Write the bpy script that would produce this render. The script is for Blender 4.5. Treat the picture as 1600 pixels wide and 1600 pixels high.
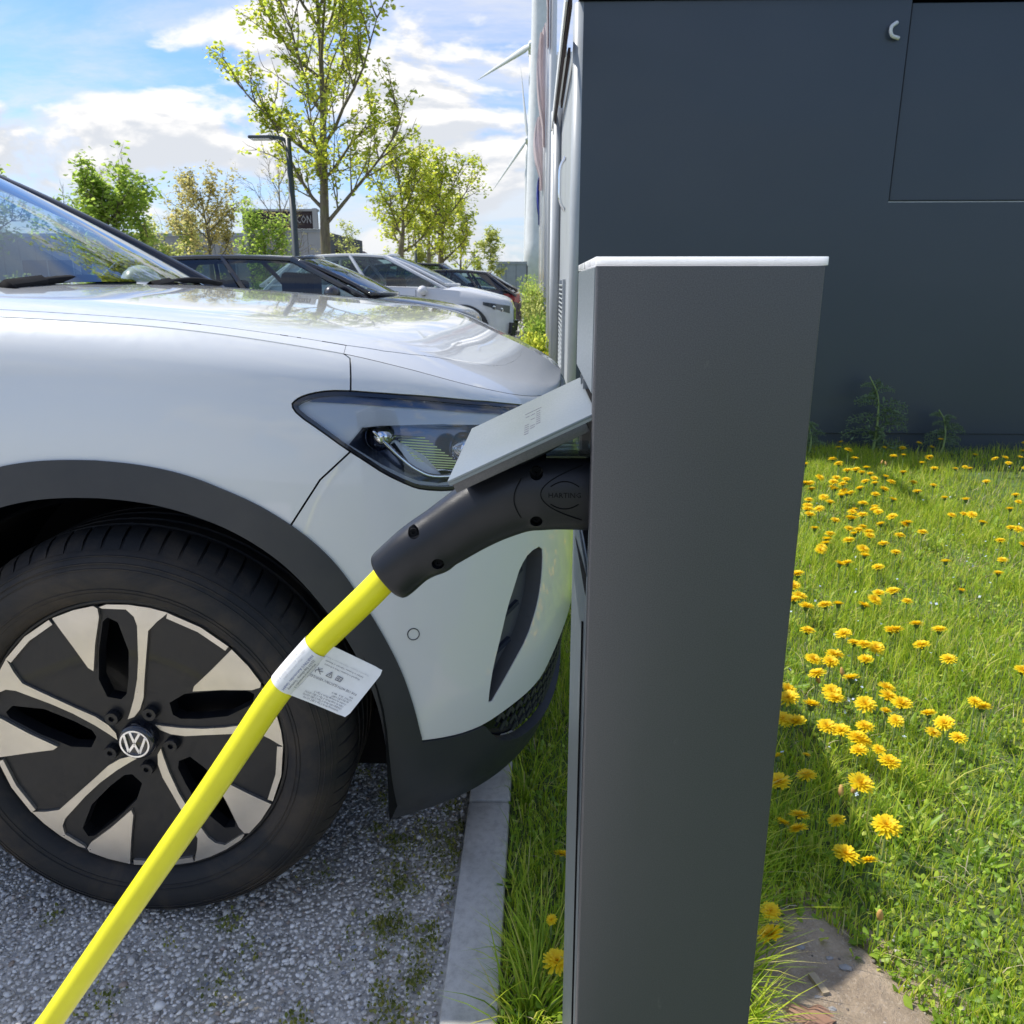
import bpy, bmesh, math, random
import numpy as np
from math import sin, cos, pi, radians, atan2, hypot, sqrt, tan
from mathutils import Vector, Matrix
from mathutils.geometry import delaunay_2d_cdt
for o in list(bpy.data.objects): bpy.data.objects.remove(o)
scn = bpy.context.scene
COL = scn.collection
# ---------------------------------------------------------------- camera
CH = 1.13; PITCH = radians(15.8); YAW = radians(1.76); FPX = 1250.
cd_ = bpy.data.cameras.new('camera'); cam = bpy.data.objects.new('camera', cd_); COL.objects.link(cam)
cam.location = (0, 0, CH); cam.rotation_euler = (pi/2-PITCH, 0, YAW)
cd_.sensor_width = 36; cd_.lens = 36*FPX/1600; cd_.clip_start = .02; cd_.clip_end = 3000
cd_.dof.use_dof = True; cd_.dof.focus_distance = .78; cd_.dof.aperture_fstop = 26; cd_.dof.focus_distance = .85
scn.camera = cam
# ---------------------------------------------------------------- light
SUN_EL = radians(52); SUN_AZ = radians(19)         # from the left (-X), turned a little towards +Y
sdir = Vector((-cos(SUN_EL)*cos(SUN_AZ), cos(SUN_EL)*sin(SUN_AZ), sin(SUN_EL)))
sd = bpy.data.lights.new('sun', 'SUN'); sun = bpy.data.objects.new('sun', sd); COL.objects.link(sun)
sd.energy = 2.8; sd.angle = radians(.6); sd.color = (1, .95, .87)
sun.rotation_euler = sdir.to_track_quat('Z', 'Y').to_euler(); sun.location = (-5, 2, 8)
W = bpy.data.worlds.new('World'); scn.world = W; W.use_nodes = True
nt = W.node_tree; N = nt.nodes; L = nt.links
bg = N['Background']; bg.inputs['Strength'].default_value = .11
sky = N.new('ShaderNodeTexSky'); sky.sky_type = 'NISHITA'; sky.sun_disc = False
sky.sun_elevation = SUN_EL; sky.sun_rotation = atan2(sdir.x, sdir.y); sky.air_density = 1.0; sky.dust_density = .8; sky.ozone_density = 1.4
tc = N.new('ShaderNodeTexCoord'); sx = N.new('ShaderNodeSeparateXYZ'); L.new(tc.outputs['Generated'], sx.inputs[0])
def wm(op, a, b=None, clamp=False, c=None):
    n = N.new('ShaderNodeMath'); n.operation = op; n.use_clamp = clamp
    for i, q in enumerate((a, b, c)):
        if q is None: continue
        if isinstance(q, (int, float)): n.inputs[i].default_value = q
        else: L.new(q, n.inputs[i])
    return n.outputs[0]
zz = wm('ADD', wm('MAXIMUM', sx.outputs[2], 0.), .16)
cx = N.new('ShaderNodeCombineXYZ'); L.new(wm('DIVIDE', sx.outputs[0], zz), cx.inputs[0]); L.new(wm('DIVIDE', sx.outputs[1], zz), cx.inputs[1])
def wnoise(scale, detail, rough, vec, dist=0, off=(0, 0, 0), st=(1, 1, 1)):
    m = N.new('ShaderNodeMapping'); m.inputs['Location'].default_value = off; m.inputs['Scale'].default_value = st; L.new(vec, m.inputs[0])
    n = N.new('ShaderNodeTexNoise'); n.inputs['Scale'].default_value = scale; n.inputs['Detail'].default_value = detail
    n.inputs['Roughness'].default_value = rough; n.inputs['Distortion'].default_value = dist; L.new(m.outputs[0], n.inputs['Vector'])
    return n.outputs['Fac']
def wmap(v, a, b, c=0, d=1):
    n = N.new('ShaderNodeMapRange'); n.interpolation_type = 'SMOOTHSTEP'
    for i, q in enumerate((a, b, c, d)): n.inputs[i+1].default_value = q
    L.new(v, n.inputs[0]); return n.outputs[0]
PO = (9.3, 1.1, 2)
puff = wnoise(4.2, 11, .54, tc.outputs['Generated'], .3, PO, (1, 1, 2.3))
veil = wnoise(.75, 8, .62, cx.outputs[0], .5, (1.3, 4.2, 2), (1, 1.9, 1))
pm = wmap(puff, .55, .62); vm = wmap(veil, .38, .66, .0, .75)
edge = wnoise(4.2, 11, .54, tc.outputs['Generated'], .3, (PO[0]-.012, PO[1]+.004, PO[2]+.03), (1, 1, 2.3))          # the same clouds a step towards the sun: lit rims
lit = wmap(wm('SUBTRACT', puff, edge), -.03, .04, 0, 1)
hz = wmap(sx.outputs[2], .0, .16, .6, 0)
def wmix(f, a, b):
    n = N.new('ShaderNodeMix'); n.data_type = 'RGBA'
    if isinstance(f, (int, float)): n.inputs[0].default_value = f
    else: L.new(f, n.inputs[0])
    for i, q in ((6, a), (7, b)):
        if isinstance(q, tuple): n.inputs[i].default_value = q
        else: L.new(q, n.inputs[i])
    return n.outputs[2]
CL = 4.1
skc = N.new('ShaderNodeMix'); skc.data_type = 'RGBA'; skc.blend_type = 'MULTIPLY'; skc.inputs[0].default_value = 1; L.new(sky.outputs[0], skc.inputs[6]); skc.inputs[7].default_value = (.50, .67, .95, 1)
c1 = wmix(vm, skc.outputs[2], (CL*1.02, CL*1.03, CL*1.05, 1))
c2 = wmix(pm, c1, wmix(lit, (CL*.86, CL*.90, CL*.97, 1), (CL*1.24, CL*1.22, CL*1.20, 1)))
c3 = wmix(hz, c2, (CL*.84, CL*.90, CL*.98, 1))
L.new(c3, bg.inputs[0])
scn.render.engine = 'CYCLES'
vs = scn.view_settings; vs.view_transform = 'Standard'; vs.look = 'None'; vs.exposure = 0.97; vs.gamma = 1
try: vs.use_curve_mapping = False
except Exception: pass
cy = scn.cycles; cy.max_bounces = 8; cy.transparent_max_bounces = 16; cy.caustics_reflective = False; cy.caustics_refractive = False

# ---------------------------------------------------------------- helpers
rnd = random.Random(11)
_F = np.array([-sin(YAW)*cos(PITCH), cos(YAW)*cos(PITCH), -sin(PITCH)]); _R = np.array([cos(YAW), sin(YAW), 0.]); _U = np.cross(_R, _F)
def at(x, y, Y=None, Z=None, X=None):
    """world point on the plane Y=.. (or Z=.. or X=..) that a point of the photograph lies on: used only for measuring where things stand"""
    d = _F+_R*(x-800)/FPX-_U*(y-800)/FPX
    t = Y/d[1] if Y is not None else ((Z-CH)/d[2] if Z is not None else X/d[0])
    return Vector((d[0]*t, d[1]*t, CH+d[2]*t))
def tag(o, label=None, cat=None, group=None, kind=None):
    if label: o['label'] = label
    if cat: o['category'] = cat
    if group: o['group'] = group
    if kind: o['kind'] = kind
    return o
def empty(name, label, cat, loc=(0, 0, 0), group=None):
    o = bpy.data.objects.new(name, None); COL.objects.link(o); o.location = loc; o.empty_display_size = .1
    return tag(o, label, cat, group)
def link(name, me, parent=None):
    o = bpy.data.objects.new(name, me); COL.objects.link(o)
    if parent is not None:
        o.parent = parent
        w = Matrix.Identity(4); p = parent
        loc = Vector((0, 0, 0))
        while p is not None: loc += p.location; p = p.parent
        o.location = -loc                       # meshes are written in world coordinates
    return o
def mk(name, vf, mat, parent=None, smooth=False, local=False, angle=None):
    me = bpy.data.meshes.new(name); me.from_pydata([tuple(map(float, v)) for v in vf[0]], [], [tuple(int(i) for i in f) for f in vf[1]])
    if isinstance(mat, (list, tuple)):
        for m in mat: me.materials.append(m)
    else: me.materials.append(mat)
    if len(vf) > 2: me.polygons.foreach_set('material_index', vf[2])
    me.validate()
    if smooth: me.shade_smooth()
    if angle: me.shade_smooth(); me.set_sharp_from_angle(angle=radians(angle))
    me.update()
    o = link(name, me, parent)
    if local and parent is not None: o.location = (0, 0, 0)
    return o
def join(*gs):
    V = []; Fc = []
    for g in gs:
        b = len(V); V += [tuple(v) for v in g[0]]; Fc += [tuple(i+b for i in f) for f in g[1]]
    return V, Fc
def box(x0, x1, y0, y1, z0, z1, bev=0):
    if not bev:
        V = [(x, y, z) for x in (x0, x1) for y in (y0, y1) for z in (z0, z1)]
        return V, [(0, 1, 3, 2), (4, 6, 7, 5), (0, 4, 5, 1), (2, 3, 7, 6), (0, 2, 6, 4), (1, 5, 7, 3)]
    bm = bmesh.new(); bmesh.ops.create_cube(bm, size=1)
    for v in bm.verts: v.co = Vector(((x0+x1)/2+v.co.x*(x1-x0), (y0+y1)/2+v.co.y*(y1-y0), (z0+z1)/2+v.co.z*(z1-z0)))
    bmesh.ops.bevel(bm, geom=bm.edges[:], offset=bev, segments=2, profile=.5, affect='EDGES')
    r = ([tuple(v.co) for v in bm.verts], [tuple(v.index for v in f.verts) for f in bm.faces]); bm.free(); return r
def bar(a, b, w, h=None, up=(0, 0, 1)):
    a = Vector(a); b = Vector(b); h = h or w; d = (b-a).normalized(); u = Vector(up)
    s = d.cross(u)
    if s.length < 1e-4: s = d.cross(Vector((1, 0, 0)))
    s.normalize(); u = s.cross(d)
    V = [p+s*(i*w/2)+u*(j*h/2) for p in (a, b) for i, j in ((-1, -1), (1, -1), (1, 1), (-1, 1))]
    return [tuple(v) for v in V], [(3, 2, 1, 0), (4, 5, 6, 7), (0, 1, 5, 4), (1, 2, 6, 5), (2, 3, 7, 6), (3, 0, 4, 7)]
def frames(P):
    P = [Vector(p) for p in P]; T = []
    for i in range(len(P)):
        t = (P[min(i+1, len(P)-1)]-P[max(i-1, 0)]); T.append(t.normalized())
    n = T[0].cross(Vector((0, 1, 0)))
    if n.length < 1e-3: n = T[0].cross(Vector((1, 0, 0)))
    n.normalize(); out = []
    for i, t in enumerate(T):
        n = (n-t*n.dot(t)).normalized(); out.append((P[i], t, n, t.cross(n)))
    return out
def tube(P, R, k=8, cap=True, R2=None, ph=0):
    fr = frames(P); V = []; Fc = []
    for i, (p, t, n, b) in enumerate(fr):
        r = R[i] if hasattr(R, '__len__') else R; r2 = (R2[i] if hasattr(R2, '__len__') else R2) if R2 is not None else r
        for j in range(k):
            a = 2*pi*j/k+ph; V.append(tuple(p+n*(cos(a)*r)+b*(sin(a)*r2)))
    m = len(fr)
    for i in range(m-1):
        for j in range(k):
            j2 = (j+1) % k; Fc.append((i*k+j, i*k+j2, (i+1)*k+j2, (i+1)*k+j))
    if cap: Fc.append(tuple(range(k-1, -1, -1))); Fc.append(tuple((m-1)*k+j for j in range(k)))
    return V, Fc
def lathe(prof, k=48, ax='Y', org=(0, 0, 0), a0=0, a1=2*pi, closed=True):
    """prof = [(r, d)] turned about an axis; d runs along it"""
    V = []; Fc = []; m = len(prof); full = abs(a1-a0-2*pi) < 1e-6; kk = k if full else k+1
    for j in range(kk):
        a = a0+(a1-a0)*j/k
        for r, d in prof:
            if ax == 'Y': V.append((org[0]+r*cos(a), org[1]+d, org[2]+r*sin(a)))
            elif ax == 'Z': V.append((org[0]+r*cos(a), org[1]+r*sin(a), org[2]+d))
            else: V.append((org[0]+d, org[1]+r*cos(a), org[2]+r*sin(a)))
    for j in range(k):
        j2 = (j+1) % kk
        for i in range(m-1): Fc.append((j*m+i, j*m+i+1, j2*m+i+1, j2*m+i))
    return V, Fc
def prism(pts, f, t, flip=False):
    """closed 2D polygon pts -> solid between depth 0 and t; f(u, v, d) gives the 3D point"""
    n = len(pts); V = [f(u, v, 0) for u, v in pts]+[f(u, v, t) for u, v in pts]
    Fc = [tuple(range(n)), tuple(range(2*n-1, n-1, -1))]+[(i, i+n, (i+1) % n+n, (i+1) % n) for i in range(n)]
    return [tuple(v) for v in V], Fc
def smoothp(P, it=1, closed=False):
    P = [Vector(p) for p in P]
    for _ in range(it):
        Q = [] if closed else [P[0]]
        for i in range(len(P) if closed else len(P)-1):
            a, b = P[i], P[(i+1) % len(P)]; Q += [a.lerp(b, .25), a.lerp(b, .75)]
        if not closed: Q.append(P[-1])
        P = Q
    return P
def spline(P, n):
    """Catmull-Rom through the points of P (any dimension), n samples"""
    P = np.array([list(p) for p in P], float); P = np.vstack([2*P[0]-P[1], P, 2*P[-1]-P[-2]]); out = []
    m = len(P)-3
    for q in np.linspace(0, m-1e-9, n):
        i = int(q); t = q-i; a, b, c, d = P[i:i+4]
        out.append(.5*((2*b)+(-a+c)*t+(2*a-5*b+4*c-d)*t*t+(-a+3*b-3*c+d)*t**3))
    return np.array(out)
def npmesh(name, V, Fi, nper, mat, parent=None, colr=None, smooth=False, split=None):
    """big mesh from arrays: V (n,3), Fi flat loop vertex ids, nper loops per face; colr = per-vertex grey value named rnd"""
    me = bpy.data.meshes.new(name); nf = len(Fi)//nper
    me.vertices.add(len(V)); me.vertices.foreach_set('co', np.ascontiguousarray(V, dtype=np.float32).ravel())
    me.loops.add(len(Fi)); me.loops.foreach_set('vertex_index', np.asarray(Fi, dtype=np.int32))
    me.polygons.add(nf); me.polygons.foreach_set('loop_start', np.arange(0, len(Fi), nper, dtype=np.int32))
    if smooth: me.polygons.foreach_set('use_smooth', np.ones(nf, dtype=bool))
    me.materials.append(mat); me.update(calc_edges=True)
    if colr is not None:
        at_ = me.attributes.new('rnd', 'FLOAT', 'POINT'); at_.data.foreach_set('value', np.asarray(colr, dtype=np.float32))
    return link(name, me, parent)
# ---- materials
class MT:
    def __init__(s, name, base=(.5, .5, .5), rough=.5, metal=0, coat=0, spec=.5, **kw):
        s.m = bpy.data.materials.new(name); s.m.use_nodes = True; s.n = s.m.node_tree.nodes; s.l = s.m.node_tree.links
        s.b = s.n['Principled BSDF']; s.i = s.b.inputs
        s.i['Base Color'].default_value = (*base, 1); s.i['Roughness'].default_value = rough; s.i['Metallic'].default_value = metal
        s.i['Coat Weight'].default_value = coat; s.i['Coat Roughness'].default_value = .03; s.i['Specular IOR Level'].default_value = spec
        for k, v in kw.items(): s.i[k.replace('_', ' ')].default_value = v
        s._tc = None
    def tc(s, what='Object'):
        if s._tc is None: s._tc = s.n.new('ShaderNodeTexCoord')
        return s._tc.outputs[what]
    def noise(s, scale, detail=4, rough=.55, st=None, dist=0, what='Object', out='Fac'):
        n = s.n.new('ShaderNodeTexNoise'); n.inputs['Scale'].default_value = scale; n.inputs['Detail'].default_value = detail
        n.inputs['Roughness'].default_value = rough; n.inputs['Distortion'].default_value = dist
        v = s.tc(what)
        if st:
            m = s.n.new('ShaderNodeMapping'); m.inputs['Scale'].default_value = st; s.l.new(v, m.inputs[0]); v = m.outputs[0]
        s.l.new(v, n.inputs['Vector']); return n.outputs[out]
    def vor(s, scale, out='Color', feat='F1'):
        n = s.n.new('ShaderNodeTexVoronoi'); n.feature = feat; n.inputs['Scale'].default_value = scale; s.l.new(s.tc(), n.inputs['Vector']); return n.outputs[out]
    def attr(s, name='rnd'):
        n = s.n.new('ShaderNodeAttribute'); n.attribute_name = name; return n.outputs['Fac']
    def ramp(s, v, stops):
        n = s.n.new('ShaderNodeValToRGB'); e = n.color_ramp.elements
        while len(e) < len(stops): e.new(.5)
        for q, (p, c) in zip(e, stops): q.position = p; q.color = (*c, 1) if len(c) == 3 else c
        s.l.new(v, n.inputs[0]); return n.outputs[0]
    def map(s, v, a, b, c, d):
        n = s.n.new('ShaderNodeMapRange')
        for i, q in enumerate((a, b, c, d)): n.inputs[i+1].default_value = q
        s.l.new(v, n.inputs[0]); return n.outputs[0]
    def mix(s, f, a, b, mode='MIX'):
        n = s.n.new('ShaderNodeMix'); n.data_type = 'RGBA'; n.blend_type = mode
        if isinstance(f, (int, float)): n.inputs[0].default_value = f
        else: s.l.new(f, n.inputs[0])
        for i, q in ((6, a), (7, b)):
            if isinstance(q, tuple): n.inputs[i].default_value = (*q, 1)
            else: s.l.new(q, n.inputs[i])
        return n.outputs[2]
    def col(s, v): s.l.new(v, s.i['Base Color']); return s
    def rgh(s, v): s.l.new(v, s.i['Roughness']); return s
    def bump(s, v, st=.3, d=.002):
        n = s.n.new('ShaderNodeBump'); n.inputs['Strength'].default_value = st; n.inputs['Distance'].default_value = d
        s.l.new(v, n.inputs['Height']); s.l.new(n.outputs[0], s.i['Normal']); return s
    def translucent(s, f, colr):
        t = s.n.new('ShaderNodeBsdfTranslucent'); mx = s.n.new('ShaderNodeMixShader'); mx.inputs[0].default_value = f
        if isinstance(colr, tuple): t.inputs[0].default_value = (*colr, 1)
        else: s.l.new(colr, t.inputs[0])
        s.l.new(s.b.outputs[0], mx.inputs[1]); s.l.new(t.outputs[0], mx.inputs[2])
        s.l.new(mx.outputs[0], s.n['Material Output'].inputs[0]); return s
def glassy(name, tint, fac, rough=.02, spec=(.9, .95, 1)):
    """thin pane: part see-through, part mirror by the angle of view"""
    s = MT(name, tint, rough); tr = s.n.new('ShaderNodeBsdfTransparent'); tr.inputs[0].default_value = (*tint, 1)
    gl = s.n.new('ShaderNodeBsdfGlossy'); gl.inputs['Roughness'].default_value = rough; gl.inputs['Color'].default_value = (*spec, 1)
    lw = s.n.new('ShaderNodeFresnel'); lw.inputs[0].default_value = 1.52
    m2 = s.n.new('ShaderNodeMath'); m2.operation = 'MULTIPLY_ADD'; m2.inputs[1].default_value = fac; m2.inputs[2].default_value = .02; m2.use_clamp = True; s.l.new(lw.outputs[0], m2.inputs[0])
    mx = s.n.new('ShaderNodeMixShader'); s.l.new(m2.outputs[0], mx.inputs[0]); s.l.new(tr.outputs[0], mx.inputs[1]); s.l.new(gl.outputs[0], mx.inputs[2])
    s.l.new(mx.outputs[0], s.n['Material Output'].inputs[0]); return s.m
def plain(name, base, rough=.5, var=.06, scale=6, **kw):
    s = MT(name, base, rough, **kw)
    d = tuple(max(0, c*(1-var*2)) for c in base); l_ = tuple(min(1, c*(1+var*2)) for c in base)
    s.col(s.ramp(s.noise(scale, 5), [(.3, d), (.7, l_)])); s.rgh(s.map(s.noise(scale*5, 3), 0, 1, max(0, rough-.06), min(1, rough+.06)))
    return s
M = {}
s = MT('white_car_paint', (.67, .69, .685), .3, coat=1.0, spec=.5); s.col(s.ramp(s.noise(1.4, 3), [(.3, (.66, .68, .675)), (.7, (.69, .70, .69))]))
s.rgh(s.map(s.noise(60, 2), .3, .7, .28, .4)); M['white'] = s.m
s = MT('arch_cladding_plastic', (.032, .035, .040), .45, spec=.4); s.bump(s.noise(900, 2), .25, .0004); s.rgh(s.map(s.noise(9, 5), .3, .7, .36, .52))
s.col(s.mix(s.map(s.noise(5, 6), .45, .75, 0, .55), (.030, .033, .038), (.062, .062, .060))); M['clad'] = s.m
s = MT('tyre_rubber', (.03, .03, .03), .72, spec=.35)
s.col(s.mix(s.map(s.noise(7, 8, .65, dist=.6), .42, .68, 0, .75), (.015, .016, .018), (.070, .054, .038))); s.bump(s.noise(260, 3), .3, .0008); M['tyre'] = s.m
s = MT('tyre_groove', (.008, .008, .009), .9, spec=.1); M['groove'] = s.m
s = plain('machined_rim_face', (.60, .57, .52), .3, .05, 14, metal=.85); s.bump(s.noise(40, 3, st=(1, 1, 30)), .08, .0003); M['silver'] = s.m
s = MT('black_rim_paint', (.014, .015, .018), .36, coat=.12, spec=.35)
s.rgh(s.map(s.noise(8, 5), .35, .7, .32, .46)); s.col(s.mix(s.map(s.noise(5, 5), .5, .8, 0, .5), (.010, .011, .014), (.028, .025, .022))); M['rimblack'] = s.m
M['void'] = MT('underbody_black', (.006, .006, .007), .85, spec=.15).m
M['gloss_black'] = MT('gloss_black_plastic', (.012, .013, .018), .12, coat=.6).m
M['chrome'] = MT('chrome', (.85, .86, .88), .08, metal=1).m
M['lamp_bezel'] = MT('headlight_bezel', (.78, .82, .86), .3, coat=.4).m
M['lamp_dark'] = MT('headlight_housing', (.07, .09, .15), .16, metal=.6, coat=.5).m
M['lamp_blue'] = MT('headlight_blue_band', (.018, .03, .085), .15, coat=.8).m
M['glass'] = glassy('window_glass', (.52, .62, .62), 1.0)
M['lens'] = glassy('lamp_glass', (.97, .98, .99), .8)
M['bollard_side'] = None
s = MT('anthracite_metal_paint', (.10, .105, .11), .36, metal=.45, spec=.5); s.bump(s.noise(1300, 3), .30, .0003)
gr = s.ramp(s.noise(1100, 2), [(.35, (.084, .085, .094)), (.65, (.120, .120, .130))]); gr = s.mix(s.map(s.noise(2.2, 5, st=(1, 1, .5)), .4, .7, 0, .35), gr, (.125, .125, .122)); s.col(s.mix(s.map(s.noise(34, 9, .75, st=(1, 1, .35)), .66, .74, 0, .30), gr, (.24, .235, .22)))
s.rgh(s.map(s.noise(6, 8, .7, st=(1, 1, .4)), .3, .7, .30, .44)); M['bollard'] = s.m
s = MT('brushed_frame_metal', (.25, .28, .30), .38, metal=.7); s.bump(s.noise(90, 4, st=(1, 1, .04)), .25, .0004)
s.col(s.mix(s.map(s.noise(160, 6, .7, st=(1, 1, .12)), .62, .70, 0, .8), (.17, .20, .22), (.62, .64, .66))); M['brushed'] = s.m
s = MT('lid_metal_paint', (.22, .25, .265), .36, metal=.45); s.rgh(s.map(s.noise(500, 2), .3, .7, .3, .45)); s.bump(s.noise(1200, 2), .08, .0002); M['lid'] = s.m
s = MT('white_acrylic', (.86, .86, .9), .25, coat=.3, Subsurface_Weight=1.0, Subsurface_Scale=.05, Subsurface_Radius=(1,1,1)); s.rgh(s.map(s.noise(40, 3), .3, .7, .2, .35)); M['acrylic'] = s.m
s = MT('clear_plastic', (.8, .85, .88), .2); M['clear'] = glassy('clear_plastic_cover', (.8, .85, .88), .9, .08)
s = MT('black_handle_plastic', (.010, .0115, .016), .27, spec=.38); s.bump(s.noise(1700, 2), .35, .00035); s.rgh(s.map(s.noise(30, 4), .3, .7, .28, .38)); M['plug'] = s.m
s = MT('yellow_cable_sheath', (.83, .76, .012), .36, spec=.4); s.bump(s.noise(120, 3, st=(1, 1, 1)), .06, .0005)
s.col(s.mix(s.map(s.noise(55, 8, .7), .60, .74, 0, .35), s.ramp(s.noise(25, 5), [(.3, (.80, .73, .01)), (.7, (.86, .80, .018))]), (.55, .48, .08))); M['cable'] = s.m
s = MT('label_paper', (.80, .80, .78), .4); s.col(s.ramp(s.noise(90, 4), [(.3, (.76, .76, .735)), (.7, (.82, .82, .80))])); M['label'] = s.m
M['ink'] = MT('label_print', (.12, .12, .15), .5).m
M['ink_pale'] = MT('label_faint_print', (.52, .53, .54), .5).m
M['ink_blue'] = MT('label_blue_print', (.16, .18, .35), .5).m
s = MT('dark_wall_paint', (.042, .056, .076), .36, spec=.5, coat=.05); s.col(s.ramp(s.noise(.8, 4), [(.3, (.038, .052, .071)), (.7, (.046, .060, .080))]))
s.bump(s.noise(900, 2), .1, .0004); M['wall'] = s.m
s = plain('pale_facade_paint', (.36, .385, .40), .4, .05, 2); M['facade'] = s.m
s = plain('white_metal_paint', (.72, .73, .73), .45, .04, 1.2); M['whitemetal'] = s.m
s = plain('grey_metal_paint', (.30, .32, .34), .4, .05, 2); M['greymetal'] = s.m
s = plain('brown_frame', (.05, .036, .036), .8, .05, 3, spec=.2); M['brown'] = s.m
# ---------------------------------------------------------------- white car: body surface  (s = arc length round the plan outline, v = height parameter)
def pch(xs, ys):
    xs = np.array(xs, float); ys = np.array(ys, float)
    h = np.diff(xs); d = np.diff(ys)/h; m = np.zeros(len(xs))
    for i in range(1, len(xs)-1):
        if d[i-1]*d[i] > 0:
            w1 = 2*h[i]+h[i-1]; w2 = h[i]+2*h[i-1]
            m[i] = (w1+w2)/(w1/d[i-1]+w2/d[i])
    m[0] = d[0]; m[-1] = d[-1]
    def f(x):
        x = np.clip(np.asarray(x, float), xs[0], xs[-1])
        i = np.clip(np.searchsorted(xs, x, side='right')-1, 0, len(xs)-2)
        t = (x-xs[i])/h[i]
        return ((2*t**3-3*t**2+1)*ys[i] + (t**3-2*t**2+t)*h[i]*m[i] + (-2*t**3+3*t**2)*ys[i+1] + (t**3-t**2)*h[i]*m[i+1])
    return f
YM = 2.115; HB = .925; XN = .10; XR = -4.43
def _outline():
    th = np.linspace(0, pi/2, 700); n = 3.0
    fx = -.66+(XN+.66)*np.cos(th)**(2/n); fy = YM-HB*np.sin(th)**(2/n)
    tx = -3.83-(XR*-1-3.83)*np.cos(th[::-1])**(2/3.6); ty = YM-HB*np.sin(th[::-1])**(2/3.6)
    mx = np.linspace(-.66, -3.83, 300)[1:-1]; my = np.full(mx.shape, YM-HB)
    X = np.concatenate([fx, mx, tx]); Y = np.concatenate([fy, my, ty])
    L = np.concatenate([[0], np.cumsum(np.hypot(np.diff(X), np.diff(Y)))])
    S = np.linspace(0, L[-1], 2400); X = np.interp(S, L, X); Y = np.interp(S, L, Y)
    k = np.ones(25)/25                      # soften the joins a little
    Xs = np.convolve(np.pad(X, 12, 'edge'), k, 'valid'); Ys = np.convolve(np.pad(Y, 12, 'edge'), k, 'valid')
    nx = -np.gradient(Ys); ny = np.gradient(Xs); q = np.hypot(nx, ny); nx /= q; ny /= q
    return S, X, Y, nx, ny, L[-1]
OS, OX, OY, ONX, ONY, SL = _outline()
ZB = .165
zsh = pch([-4.5, -2.6, -1.4, -.95, -.66, -.31, -.18, -.05, .04, .10], [1.02, 1.06, 1.09, 1.085, 1.072, 1.028, .998, .955, .922, .905])
fup = pch([0, .012, .045, .11, .25, .45, .8, 1.2], [.092, .076, .052, .034, .014, .003, 0, 0])
fup_f = pch([0, .012, .045, .11, .25, .45, .8, 1.2], [.04, .028, .018, .010, .004, 0, 0, 0])
flo = pch([.0, .165, .22, .3, .42, .6, 1.2], [.08, .05, .028, .01, 0, 0, 0])
zcen = pch([-4.5, -1.3, -.95, -.5, -.235, -.067, .02, .07, .10], [1.16, 1.15, 1.128, 1.09, 1.06, .995, .95, .915, .905])
gz = pch([0, .03, .14, .3, .6, 1], [0, .22, .66, .82, .95, 1])
def surf(s, v):
    s = np.asarray(s, float); v = np.asarray(v, float)
    X = np.interp(s, OS, OX); Y = np.interp(s, OS, OY); nx = np.interp(s, OS, ONX); ny = np.interp(s, OS, ONY)
    q = np.hypot(nx, ny); nx = nx/q; ny = ny/q
    sg = np.where(s > SL/2, 1, 1)
    # outward normal: away from the car's middle
    flip = np.where(nx*(X+2.2)+ny*(Y-YM) < 0, -1, 1); nx = nx*flip; ny = ny*flip
    zs = zsh(X); vv = np.clip(v, 0, 1)
    z = ZB+vv*(zs-ZB)
    w = np.clip(nx, 0, 1)**2
    ins = (1-w)*fup(zs-z)+w*fup_f(zs-z)+flo(z)
    px = X-nx*ins; py = Y-ny*ins
    t = np.clip(v-1, 0, 1)
    wq = np.clip((X+.6)/(XN+.6), 0, 1)**2
    xc = px+(XN-.035-px)*.62*wq
    zc = zcen(xc)
    bx = px+(xc-px)*t; by = py+(YM-py)*t; bz = z+(zc-z)*gz(t)
    up = v > 1
    return np.stack([np.where(up, bx, px), np.where(up, by, py), np.where(up, bz, z)], -1)
def snorm(s, v, side=None):
    e = 2e-3
    s = np.asarray(s, float); v = np.asarray(v, float)
    lo = np.where((v > 1), 1.0001, 0); hi = np.where(v > 1, 2, 1)
    if side == 'top': lo = np.full(s.shape, 1.0001); hi = np.full(s.shape, 2.)
    if side == 'side': lo = np.zeros(s.shape); hi = np.full(s.shape, 1.)
    a = surf(np.clip(s+e, 0, SL), v)-surf(np.clip(s-e, 0, SL), v)
    b = surf(s, np.clip(v+e, lo, hi))-surf(s, np.clip(v-e, lo, hi))
    n = np.cross(b, a); l = np.linalg.norm(n, axis=-1, keepdims=True); n = n/np.maximum(l, 1e-12)
    return n
# ---------------------------------------------------------------- white car: panels cut out of that surface
VS = .92
def offset_poly(P, d):
    P = np.array(P, float); n = len(P); out = []
    A = .5*sum(P[i, 0]*P[(i+1) % n, 1]-P[(i+1) % n, 0]*P[i, 1] for i in range(n)); sg = 1 if A > 0 else -1
    for i in range(n):
        a = P[i]-P[i-1]; b = P[(i+1) % n]-P[i]
        a = a/max(np.linalg.norm(a), 1e-9); b = b/max(np.linalg.norm(b), 1e-9)
        na = np.array([-a[1], a[0]])*sg; nb = np.array([-b[1], b[0]])*sg; m = na+nb; l = np.linalg.norm(m)
        m = m/l if l > 1e-6 else na
        out.append(P[i]+m*d/max(.45, float(m@na)))
    return np.array(out)
def inside(P, x, y):
    x = np.asarray(x); y = np.asarray(y); c = np.zeros(x.shape, bool); n = len(P); j = n-1
    for i in range(n):
        xi, yi = P[i]; xj, yj = P[j]
        c ^= ((yi > y) != (yj > y)) & (x < (xj-xi)*(y-yi)/((yj-yi) if yj != yi else 1e-12)+xi); j = i
    return c
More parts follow.
